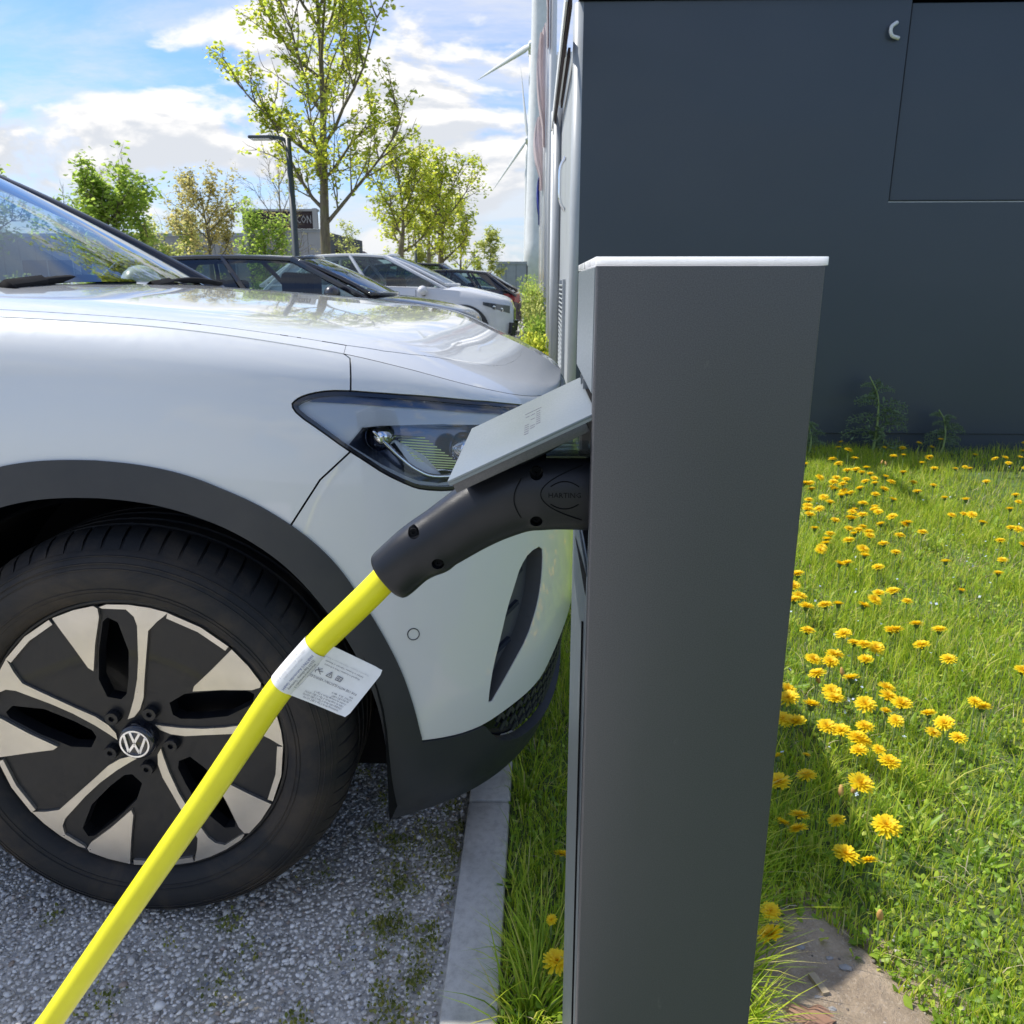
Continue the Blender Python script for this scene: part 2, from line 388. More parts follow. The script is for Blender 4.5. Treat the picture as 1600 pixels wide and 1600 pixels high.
def resample(P, step):
    P = np.array(P, float); out = []
    for i in range(len(P)):
        a, b = P[i], P[(i+1) % len(P)]; k = max(1, int(np.ceil(np.linalg.norm(b-a)/step)))
        for q in range(k): out.append(a+(b-a)*q/k)
    return np.array(out)
def tri(poly, holes=(), step=.025, bstep=.015):
    polys = [resample(poly, bstep)]+[resample(h, bstep) for h in holes]
    pts = []; edges = []
    for P in polys:
        b = len(pts); pts += [tuple(p) for p in P]; edges += [(b+i, b+(i+1) % len(P)) for i in range(len(P))]
    lo = polys[0].min(0); hi = polys[0].max(0)
    nx = max(2, int((hi[0]-lo[0])/step)); ny = max(2, int((hi[1]-lo[1])/step))
    gx, gy = np.meshgrid(np.linspace(lo[0], hi[0], nx+1)[1:-1], np.linspace(lo[1], hi[1], ny+1)[1:-1])
    gx = gx.ravel(); gy = gy.ravel(); k = inside(polys[0], gx, gy)
    for h in polys[1:]: k &= ~inside(h, gx, gy)
    gx, gy = gx[k], gy[k]
    if len(gx):
        B = np.array(pts); dm = np.array([np.min((B[:, 0]-a)**2+(B[:, 1]-b)**2) for a, b in zip(gx, gy)]); k = dm > (min(step, .02)*.35)**2
        pts += list(zip(gx[k], gy[k]))
    r = delaunay_2d_cdt([Vector(p) for p in pts], edges, [], 0, 1e-6)
    V = np.array([tuple(v) for v in r[0]]); Fc = []
    E_ = []
    for f in r[2]:
        c = V[list(f)].mean(0); ok = inside(polys[0], c[0], c[1])
        for h in polys[1:]: ok = ok and not inside(h, c[0], c[1])
        if ok: Fc.append(tuple(f))
    return V, Fc, r[1]
def dens(P, k=3, closed=True):
    """round a digitised outline"""
    return [tuple(v) for v in smoothp([(a, b, 0) for a, b in P], k, closed)]
def panel_geo(poly, holes=(), dom='side', off=0., flange=.012, gap=.0015, step=.025):
    poly = [(p[0], p[1]*VS) for p in poly]; holes = [[(p[0], p[1]*VS) for p in h] for h in holes]
    if gap: poly = offset_poly(poly, gap); holes = [offset_poly(h, -gap) for h in holes]
    V2, Fc, _ = tri(poly, holes, step)
    s = V2[:, 0]; v = V2[:, 1]/VS
    v = np.clip(v, 0, 1) if dom == 'side' else np.clip(v, 1.00001, 2)
    P = surf(s, v); Nn = snorm(s, v, dom); P = P+Nn*off
    V = [tuple(p) for p in P]; NN = [tuple(n) for n in Nn]
    F2 = []
    for f in Fc:
        a, b, c = (Vector(V[i]) for i in f[:3]); n = (b-a).cross(c-a)
        F2.append(tuple(f) if n.dot(Vector(NN[f[0]])) > 0 else tuple(reversed(f)))
    ec = {}
    for f in F2:
        for i in range(len(f)):
            e = (f[i], f[(i+1) % len(f)]); k = (min(e), max(e)); ec.setdefault(k, []).append(e)
    if flange:
        mp = {}
        for k, es in ec.items():
            if len(es) != 1: continue
            a, b = es[0]
            for q in (a, b):
                if q not in mp:
                    mp[q] = len(V); p = Vector(V[q]); n = Vector(NN[q]); V.append(tuple(p)); V.append(tuple(p-n*flange)); NN.append(None); NN.append(None)
            F2.append((mp[b], mp[a], mp[a]+1, mp[b]+1))
    return V, F2, NN
def mirror_geo(g):
    V, Fc, NN = g
    return [(x, 2*YM-y, z) for x, y, z in V], [tuple(reversed(f)) for f in Fc], [None if n is None else (n[0], -n[1], n[2]) for n in NN]
def joing(*gs):
    V = []; Fc = []; NN = []
    for g in gs:
        b = len(V); V += g[0]; Fc += [tuple(i+b for i in f) for f in g[1]]; NN += g[2]
    return V, Fc, NN
def mkn(name, g, mat, parent):
    V, Fc, NN = g
    me = bpy.data.meshes.new(name); me.from_pydata([tuple(map(float, v)) for v in V], [], Fc); me.materials.append(mat); me.shade_smooth(); me.update()
    # explicit normals: exact surface normals on the skin, face normals on the turned-in edges
    ln = np.zeros((len(me.loops), 3)); vi = np.zeros(len(me.loops), int); me.loops.foreach_get('vertex_index', vi)
    fn = [tuple(p.normal) for p in me.polygons]
    for p in me.polygons:
        for li in p.loop_indices:
            n = NN[vi[li]]; ln[li] = n if n is not None else fn[p.index]
    me.normals_split_custom_set([tuple(n) for n in ln])
    return link(name, me, parent)
car = empty('parked_car', 'white electric car nosed up to the charging bollard, only its front end in view', 'car', (-2.2, YM, 0))
S_HUB = float(np.interp(-(-.69), -OX[:1500], OS[:1500])); S_RH = S_HUB+2.77
def smooth_open(P, k=2): return [(float(v[0]), float(v[1])) for v in smoothp([(a, b, 0) for a, b in P], k, False)]
arch_o = smooth_open([(.952, .0), (.9534, .2094), (.9595, .2403), (.9701, .3043), (.9871, .3799), (1.0122, .4526), (1.0415, .5214), (1.0795, .5988), (1.1178, .647), (1.1563, .6806), (1.2046, .712), (1.2534, .7329), (1.3024, .751), (1.352, .7612), (1.4022, .7663), (S_HUB, .768)])
arch_i = smooth_open([(1.006, 0.0), (1.0078, .1538), (1.0145, .2365), (1.0281, .3276), (1.0564, .4278), (1.0944, .5091), (1.1416, .5843), (1.1893, .6328), (1.2473, .6698), (1.3064, .6915), (1.3562, .7035), (1.4066, .709), (S_HUB, .7105)])
def mir(P, c=None): c = c or S_HUB; return [(2*c-a, b) for a, b in reversed(P)]
def shift(P, d): return [(a+d, b) for a, b in P]
AO = arch_o+mir(arch_o)[1:]; AI = arch_i+mir(arch_i)[1:]         # front arch, from the nose side to the door side
SILL = .135
def cut_low(P, v): return [p for p in P if p[1] >= v]
head = dens([(1.1405, .8973), (1.1329, .9073), (1.1192, .917), (1.0929, .9274), (1.0609, .9343), (.9837, .9422), (.8586, .9595), (.73, .9743), (.5537, .9765), (.4868, .96), (.5435, .9277), (.6369, .8873), (.722, .8409), (.7868, .8028), (.8407, .7761), (.8812, .7665), (.93, .7653), (.9527, .771), (.9958, .7902), (1.0266, .8109), (1.0569, .8298), (1.0965, .8589), (1.131, .8818)], 1)
head = [(a, b) for a, b, _ in head]
vent = [(a, b) for a, b, _ in dens([(.626, .617), (.624, .572), (.637, .503), (.660, .446), (.693, .388), (.738, .340), (.775, .294), (.8065, .250), (.8035, .2965), (.7930, .3525), (.7735, .4184), (.7540, .4863), (.7275, .5449), (.7110, .5800), (.6778, .6110)], 1)]
clad_t = smooth_open([(.9534, .2094), (.898, .2025), (.855, .2000), (.8137, .2024), (.7383, .2190), (.6713, .2280), (.6161, .2420), (.5747, .2702), (.504, .309), (.40, .332), (.3, .338), (.2, .34), (0, .34)], 1)
grille = smooth_open([(.8137, .2024), (.7914, .1650), (.7645, .1330), (.7145, .1050), (.6651, .0900), (.5956, .0780), (.5187, .0673), (.4341, .06), (.3, .06), (0, .06)], 1)
def both(name, mat, *args, **kw):
    g = panel_geo(*args, **kw); mkn(name, g, mat, car); mkn(name, mirror_geo(g), mat, car); return g
# bumper skin: from the nose centre round to the wheel arch, with openings for headlight and air slot
idx = [i for i, p in enumerate(arch_o) if p[1] >= .2094]
seam_low = [(1.0558, .8299), (1.1013, .7681), (1.1535, .6951)]
VJ = float(np.interp(1.1535, [q[0] for q in arch_o], [q[1] for q in arch_o]))
ao_up = [p for p in arch_o if p[1] >= .2094 and p[0] <= 1.150]
bump_poly = [(0.0, 1.0), (0, .34)]+list(reversed(clad_t))[1:]+ao_up[1:]+[(1.1535, VJ), (1.1013, .7681), (1.0558, .8299)]
h_low = [p for p in head]                                          # headlight outline runs anticlockwise in this list
def nearest(P, q): return min(range(len(P)), key=lambda i: (P[i][0]-q[0])**2+(P[i][1]-q[1])**2)
iA = nearest(head, (1.0558, .8299)); iB = nearest(head, (1.0261, .938))
def cyc(P, i, j):
    out = [P[i]]
    while i != j: i = (i+1) % len(P); out.append(P[i])
    return out
around_front = list(reversed(cyc(head, iB, iA)))                   # from seam (lower) forward under the lamp and back over its top to the upper seam
around_tip = cyc(head, iA, iB)                                     # from seam (lower) round the rear tip to the upper seam
bump_poly = bump_poly[:-1]+around_front+[(1.0359, .9939), (1.0456, 1.0)]
nose_top = [(0, 1.0001), (1.0456, 1.0001), (1.0501, 1.0345), (.981, 1.0477), (.9344, 1.0707), (.8624, 1.1316), (.8138, 1.1976), (.766, 1.2507), (.7375, 1.3562), (.7247, 1.5038), (.7254, 1.6832), (.7384, 1.8158), (.7781, 1.9499), (.8219, 2.0), (0, 2.0)]
g = joing(panel_geo(bump_poly, [vent], 'side'), panel_geo(nose_top, (), 'top', gap=.0, flange=0))
mkn('bumper', joing(g, mirror_geo(g)), M['white'], car)
# front fender
S_FE = 1.97
ao_f = [p for p in AO if p[0] >= 1.1535 and p[1] > SILL]
fend = around_tip+[(1.0359, .9939), (1.0456, 1.0), (S_FE, 1.0), (S_FE, SILL)]+list(reversed(ao_f))+[(1.1535, VJ), (1.1013, .7681)]
fend_top = [(1.0456, 1.0001), (S_FE, 1.0001), (S_FE, 1.034), (1.0501, 1.0345)]
g = joing(panel_geo(fend, (), 'side'), panel_geo(fend_top, (), 'top', gap=0.0008, flange=.012, step=.03))
mkn('fender', g, M['white'], car); mkn('fender', mirror_geo(g), M['white'], car)
# bonnet
S_BR = 1.86
bon = [(1.0501, 1.0345), (S_BR, 1.034), (S_BR, 2.0), (.8219, 2.0), (.7781, 1.9499), (.7384, 1.8158), (.7254, 1.6832), (.7247, 1.5038), (.7375, 1.3562), (.766, 1.2507), (.8138, 1.1976), (.8624, 1.1316), (.9344, 1.0707), (.981, 1.0477)]
bon = [(a, b+(.0025 if b < 1.9 else 0)) for a, b in bon]
g = panel_geo(bon, (), 'top', gap=0.0005, flange=.01, step=.022)
mkn('bonnet', joing(g, mirror_geo(g)), M['white'], car)
# dark inner shell just under the skin so that the shut lines read dark
def shell(dom, s0, s1, v0, v1, off, ns, nv):
    S_, V_ = np.meshgrid(np.linspace(s0, s1, ns), np.linspace(v0, v1, nv)); P = surf(S_, V_)+snorm(S_, V_, dom)*off
    P = P.reshape(-1, 3); V = [tuple(p) for p in P]; Fc = [(j*ns+i, j*ns+i+1, (j+1)*ns+i+1, (j+1)*ns+i) for j in range(nv-1) for i in range(ns-1)]
    return V, Fc
def drop(g, test):
    V, Fc = g; return V, [f for f in Fc if not test(*np.mean([V[i] for i in f], 0))]
hx, hz_ = -.69, .367
def notarch(x, y, z): return any(hypot(x-h, z-hz_) < .47 and z < .86 for h in (hx, hx-2.77))
sh = drop(shell('side', 0.2, SL-.05, .02, .74, -.05, 300, 20), notarch)
sh2 = shell('top', .35, 1.9, 1.02, 2, -.012, 60, 16)
sh3 = shell('side', 1.16, SL-.1, .76, .99, -.014, 90, 8)
shv = join(sh, sh2, sh3)
mk('inner_shell', join(shv, ([(x, 2*YM-y, z) for x, y, z in shv[0]], shv[1])), M['void'], car, smooth=True)
# wheel arch cladding, sill, lower front cladding
clad_arch = AO+list(reversed(AI))
def rear_clip(P): return P
both('arch_trim', M['clad'], clad_arch, (), 'side', off=.004, flange=.02, gap=-.0035)
ra = shift(AO, 2.77); ri = shift(AI, 2.77)
both('arch_trim', M['clad'], ra+list(reversed(ri)), (), 'side', off=.004, flange=.02, gap=.0008)
both('sill_trim', M['clad'], [(2*S_HUB-.952+.003, 0), (2*S_HUB-.952+.003, SILL), (S_RH-(S_HUB-.955)-.003, SILL), (S_RH-(S_HUB-.955)-.003, 0)], (), 'side', off=.004, step=.06)
low = list(clad_t[clad_t.index(min(clad_t, key=lambda p: abs(p[0]-.8137))):])
gi = min(range(len(clad_t)), key=lambda i: abs(clad_t[i][0]-.8137))
lowclad = [(0, .06)]+list(reversed(grille))[1:-1]+list(reversed(clad_t[:gi+1]))+[(.952, .0), (0, .0)]
g = panel_geo(lowclad, (), 'side', off=.003, flange=.02, gap=.001); mkn('lower_bumper_trim', joing(g, mirror_geo(g)), M['clad'], car)
gr_poly = clad_t[gi:]+list(reversed(grille))[:-1]
g = panel_geo(gr_poly, (), 'side', off=-.022, flange=0, gap=-.002, step=.03); gm = mkn('lower_grille', joing(g, mirror_geo(g)), M['gloss_black'], car)
# raised ribs of the lower grille (kept inside its outline)
gp = np.array(gr_poly); rb = []
for row in range(8):
    v_ = .080+row*.034
    for c in range(22):
        s_ = .80-c*.034-(row % 2)*.017
        if all(inside(gp, s_+ds, v_+dv) for ds in (-.014, .014) for dv in (-.011, .014)):
            a, b, c_ = (Vector(surf(s_+ds, v_+dv)+snorm(s_, v_)*(-.016)) for ds, dv in ((-.012, -.008), (0, .010), (.012, -.008)))
            rb.append(bar(a, b, .004, .008)); rb.append(bar(b, c_, .004, .008))
rb = join(*rb); tag(mk('grille_rib', rb, M['clad'], gm), kind='stuff'); tag(mk('grille_rib', ([(x, 2*YM-y, z) for x, y, z in rb[0]], rb[1]), M['clad'], gm), kind='stuff')
# air slot beside the bumper
M['slat'] = MT('slat_plastic', (.02, .025, .04), .6, spec=.2).m
M['slot'] = MT('slot_plastic', (.075, .08, .082), .6).m
g = both('air_slot', M['slot'], vent, (), 'side', off=-.034, flange=0, gap=-.001)
vw_ = []
for i in range(len(vent)):
    a, b = vent[i], vent[(i+1) % len(vent)]
    pa, pb = (Vector(surf(*q)) for q in (a, b)); na, nb = (Vector(snorm(*map(np.array, q))) for q in (a, b))
    vw_.append(([tuple(pa-na*.001), tuple(pb-nb*.001), tuple(pb-nb*.036), tuple(pa-na*.036)], [(3, 2, 1, 0)]))
vg = join(*vw_); mk('slot_wall', vg, M['slot'], car)
for k, (s0, v0, s1, v1) in enumerate([(.731, .528, .662, .560), (.760, .440, .680, .474), (.785, .352, .712, .384)]):
    A = Vector(surf(s0, v0)-snorm(s0, v0)*.028); B = Vector(surf(s1, v1)-snorm(s1, v1)*.031)
    mk('slat', bar(A, B, .010, .009), M['slat'], car)
# parking sensor: fine ring
P = [Vector(surf(.9604+.0105*cos(a), .4612+.0125*sin(a))+snorm(.96, .461)*.0004) for a in np.linspace(0, 2*pi, 29)]
mk('parking_sensor', tube(P, .0009, 4, cap=False), M['clad'], car)
# ---- headlight
def lamp_panel(name, poly, mat, par, off, both_=True, gap=0., flange=.0, step=.02, holes=()):
    g = panel_geo(poly, holes, 'side', off=off, flange=flange, gap=gap, step=step)
    mkn(name, g, mat, par[0]); mkn(name, mirror_geo(g), mat, par[1])
HL = []
for k in range(2):
    o = bpy.data.objects.new('headlight', None); COL.objects.link(o); o.parent = car; o.location = (0, 0, 0); HL.append(o)
hin = [tuple(p) for p in offset_poly([(a, b*VS) for a, b in head], .0085)]; hin = [(a, b/VS) for a, b in hin]
lamp_panel('lamp_seal', head, M['gloss_black'], HL, -.001, gap=.0012, flange=.01, holes=[hin], step=.03)
lamp_panel('lamp_lens', hin, M['lens'], HL, -.0015)
band = [(1.1115, .9085), (1.1015, .9170), (1.0612, .9260), (.9842, .9345), (.8601, .9510), (.7331, .9655), (.5600, .9650), (.5300, .958), (.6107, .9520), (.7396, .9510), (.864, .9370), (.9861, .9205), (1.0728, .9120)]
dark = [(1.0246, .874), (.9893, .8832), (.8683, .9077), (.7257, .9300), (.60, .93), (.63, .900), (.7411, .8420), (.8024, .8070), (.8538, .7880), (.8900, .7790), (.93, .7800), (.9518, .787), (.9948, .805), (1.0512, .8375)]
lamp_panel('lamp_bezel', hin, M['lamp_bezel'], HL, -.016, gap=-.001, holes=[dark])
lamp_panel('lamp_band', band, M['lamp_blue'], HL, -.012, flange=.006)
lamp_panel('lamp_housing', dark, M['lamp_dark'], HL, -.075, gap=-.001)
for k in range(2):
    wl = []
    for i in range(len(dark)):
        a, b = dark[i], dark[(i+1) % len(dark)]
        pa, pb = (Vector(surf(*q)) for q in (a, b)); na, nb = (Vector(snorm(*map(np.array, q))) for q in (a, b))
        wl.append(([tuple(pa-na*.015), tuple(pb-nb*.015), tuple(pb-nb*.076), tuple(pa-na*.076)], [(0, 1, 2, 3)]))
    # inner shapes: projector barrels, light strip, ribbed reflector
    def q(s_, v_, o_): return Vector(surf(s_, v_)-snorm(s_, v_)*o_)
    pieces = {'lamp_recess_wall': (join(*wl), M['lamp_dark'], False)}
    strip = [q(a, b, .03) for a, b in spline([(1.005, .872), (.985, .852), (.955, .823), (.925, .802), (.885, .793), (.80, .812), (.72, .856)], 26)]
    pieces['light_strip'] = (tube(strip, .0045, 6), M['chrome'], True)
    prs = []
    for (s_, v_, r_) in ((.985, .862, .022), (.80, .862, .027), (.70, .905, .022)):
        c = q(s_, v_, .052); nrm = Vector(snorm(s_, v_)); 
        Pp = [c, c+nrm*.006, c+nrm*.012, c+nrm*.02, c+nrm*.025, c+nrm*.0275]; prs.append(tube(Pp, [r_*1.15, r_*1.15, r_, r_*.82, r_*.5, r_*.1], 20))
    for q_ in prs: pieces['projector_lens%d' % len(pieces)] = (q_, M['chrome'], True)
    rbs = []
    for i in range(13):
        t = i/12; v_ = .868-t*.062; s0 = .955-t*.05; s1 = .895-t*.1
        rbs.append(bar(q(s0, v_, .05), q(s1, v_+.006, .045), .006, .0022))
    pieces['reflector_rib'] = (join(*rbs), M['chrome'], False)
    fl = [q(a, b, .045) for a, b in ((.965, .862), (.90, .835), (.865, .797), (.92, .797))]
    pieces['reflector'] = (([tuple(p) for p in fl]+[tuple(p+Vector((0, .004, 0))) for p in fl], [(0, 1, 2, 3), (7, 6, 5, 4), (0, 4, 5, 1), (1, 5, 6, 2), (2, 6, 7, 3), (3, 7, 4, 0)]), M['lamp_bezel'], False)
    for nm, (g_, m_, sm) in pieces.items():
        if k: g_ = ([(x, 2*YM-y, z) for x, y, z in g_[0]], [tuple(reversed(f)) for f in g_[1]])
        mk(nm.rstrip('0123456789'), g_, m_, HL[k], smooth=sm)
# ---- doors and rear quarter (beyond the frame, seen only from the side)
both('front_door', M['white'], [(S_FE, SILL), (S_FE, 1.0), (3.02, 1.0), (3.02, SILL)], (), 'side', step=.12)
rd = [p for p in ra if p[1] > SILL and p[0] < 3.95]
both('rear_door', M['white'], [(3.02, SILL), (3.02, 1.0), (3.95, 1.0)]+[(3.95, max(p[1] for p in rd))]+list(reversed(rd)), (), 'side', step=.12)
rq = [p for p in ra if p[0] >= 3.95 and p[1] > SILL]
both('rear_quarter', M['white'], [(3.95, rq[0][1])]+rq+[(SL, SILL), (SL, 1.0), (3.95, 1.0)], (), 'side', step=.12)
g = panel_geo([(S_RH+S_HUB-.952, 0), (S_RH+S_HUB-.952, SILL), (SL, SILL), (SL, 0)], (), 'side', off=.003, step=.12); mkn('rear_lower_trim', joing(g, mirror_geo(g)), M['clad'], car)
def nearside(s_): return surf(s_, 1.0)
# ---- greenhouse
def gh(u, w, base, top):
    return base+(top-base)*w
A0 = np.array([-1.12, YM-.80, 1.105]); A1 = np.array([-1.97, YM-.60, 1.545]); B1 = np.array([-3.72, YM-.55, 1.555]); B0 = np.array([-4.22, YM-.70, 1.06])
def wsc(u, w):       # windscreen, u -1..1 across, w 0..1 up
    b = np.array([A0[0]+.13*(1-u*u), YM+.80*u, A0[2]+.018*(1-u*u)]); t = np.array([A1[0]+.10*(1-u*u), YM+.60*u, A1[2]+.055*(1-u*u)])
    p = b+(t-b)*w; p[2] += .05*w*(1-w)*4*.45; return p
def rsc(u, w):
    b = np.array([B0[0]-.10*(1-u*u), YM+.70*u, B0[2]]); t = np.array([B1[0]-.07*(1-u*u), YM+.55*u, B1[2]+.05*(1-u*u)]); return b+(t-b)*w
def roofp(u, w):
    a = wsc(u, 1); b = rsc(u, 1); p = a+(b-a)*w; p[2] += .05*4*w*(1-w)*.55; return p
def sidep(u, w):     # u 0..1 from screen to hatch, w 0..1 belt to roof (near side)
    x0 = A0[0]+(B0[0]-A0[0])*u; pb = surf(float(np.interp(-x0, -OX, OS)), 1.0); b = np.array([x0, pb[1]+.012, pb[2]+.004])
    if u < .02: b = A0.copy()
    t = roofp(-1, u); p = b+(t-b)*w; p[1] -= .03*4*w*(1-w)*.6; return p
def grid(f, us, ws, flip=False):
    V = [tuple(f(u, w)) for w in ws for u in us]; n = len(us)
    Fc = [(j*n+i, j*n+i+1, (j+1)*n+i+1, (j+1)*n+i) for j in range(len(ws)-1) for i in range(n-1)]
    return V, [tuple(reversed(f_)) for f_ in Fc] if flip else Fc
mk('windscreen', grid(wsc, np.linspace(-.955, .955, 25), np.linspace(.03, .97, 9)), M['glass'], car, smooth=True)
mk('rear_window', grid(rsc, np.linspace(-.9, .9, 15), np.linspace(.12, .92, 5), True), M['glass'], car, smooth=True)
mk('roof', grid(lambda u, w: roofp(u, w)+np.array([0, 0, .003]), np.linspace(-1.0, 1.0, 21), np.linspace(0, 1, 14)), M['gloss_black'], car, smooth=True)
for sgn in (-1, 1):
    f = (lambda P: [Vector((p[0], p[1] if sgn < 0 else 2*YM-p[1], p[2])) for p in P])
    mk('windscreen_pillar', tube(f([wsc(-.985, w) for w in np.linspace(-.03, 1.02, 14)]), .024, 8, R2=.034), M['gloss_black'], car, smooth=True)
    for (u0, u1) in ((.12, .41), (.435, .68), (.70, .86)):
        g_ = grid(sidep, np.linspace(u0, u1, 10), np.linspace(.06, .93, 6)); 
        if sgn > 0: g_ = ([(x, 2*YM-y, z) for x, y, z in g_[0]], g_[1])
        mk('side_window', g_, M['glass'], car, smooth=True)
    fr_ = []
    for u in (.425, .69, .88): fr_.append(tube(f([sidep(u, w) for w in np.linspace(0, 1, 6)]), .03, 6))
    fr_.append(tube(f([sidep(u, .0) for u in np.linspace(.03, .95, 20)]), .014, 6)); fr_.append(tube(f([sidep(u, .98) for u in np.linspace(.0, 1, 20)]), .02, 6))
    fr_.append(tube(f([rsc(-.97, w) for w in np.linspace(0, 1, 6)]), .05, 6))
    mk('window_frame', join(*fr_), M['gloss_black'], car, smooth=True)
    mpos = Vector((-1.5, (YM-.995 if sgn < 0 else YM+.995), 1.13))
    bm = bmesh.new(); bmesh.ops.create_icosphere(bm, subdivisions=3, radius=1); V = [tuple(mpos+Vector((v.co.x*.065, v.co.y*.11, v.co.z*.075))) for v in bm.verts]; Fc = [tuple(v.index for v in f_.verts) for f_ in bm.faces]; bm.free()
    mo = mk('wing_mirror', (V, Fc), M['white'], car, smooth=True)
    mk('mirror_arm', bar(mpos, (mpos.x, mpos.y-sgn*.15, mpos.z-.06), .05, .03), M['gloss_black'], mo)
# cowl and wipers
mk('cowl', grid(lambda u, w: np.array([-.98-.17*w+.12*(1-u*u)*1.0, YM+.83*u, 1.092+.020*w+.012*(1-u*u)]), np.linspace(-1, 1, 17), (0, .5, 1)), M['clad'], car, smooth=True)
for y0, y1 in ((YM-.55, YM+.12), (YM+.05, YM+.74)):
    P = spline([(-1.02, y0, 1.128), (-1.06, (y0+y1)/2, 1.146), (-1.10, y1, 1.137)], 10)
    mk('wiper', join(tube(P, .009, 5), tube([(-1.0, y0, 1.112), P[0], P[2]], .014, 5)), M['void'], car, smooth=True)
# cabin: dark floor, dashboard and seats behind the glass
mk('dashboard', join(box(-1.75, -1.15, YM-.72, YM+.72, .8, 1.06, .03)), M['void'], car)
for yy in (YM-.38, YM+.38): mk('seat', join(box(-2.75, -2.25, yy-.25, yy+.25, .45, .6, .04), box(-2.85, -2.7, yy-.25, yy+.25, .55, 1.15, .05), box(-2.86, -2.76, yy-.12, yy+.12, 1.16, 1.34, .04)), M['void'], car)
# floor pan
mk('floor_pan', box(-4.2, -.12, YM-.66, YM+.66, .17, .3), M['void'], car)
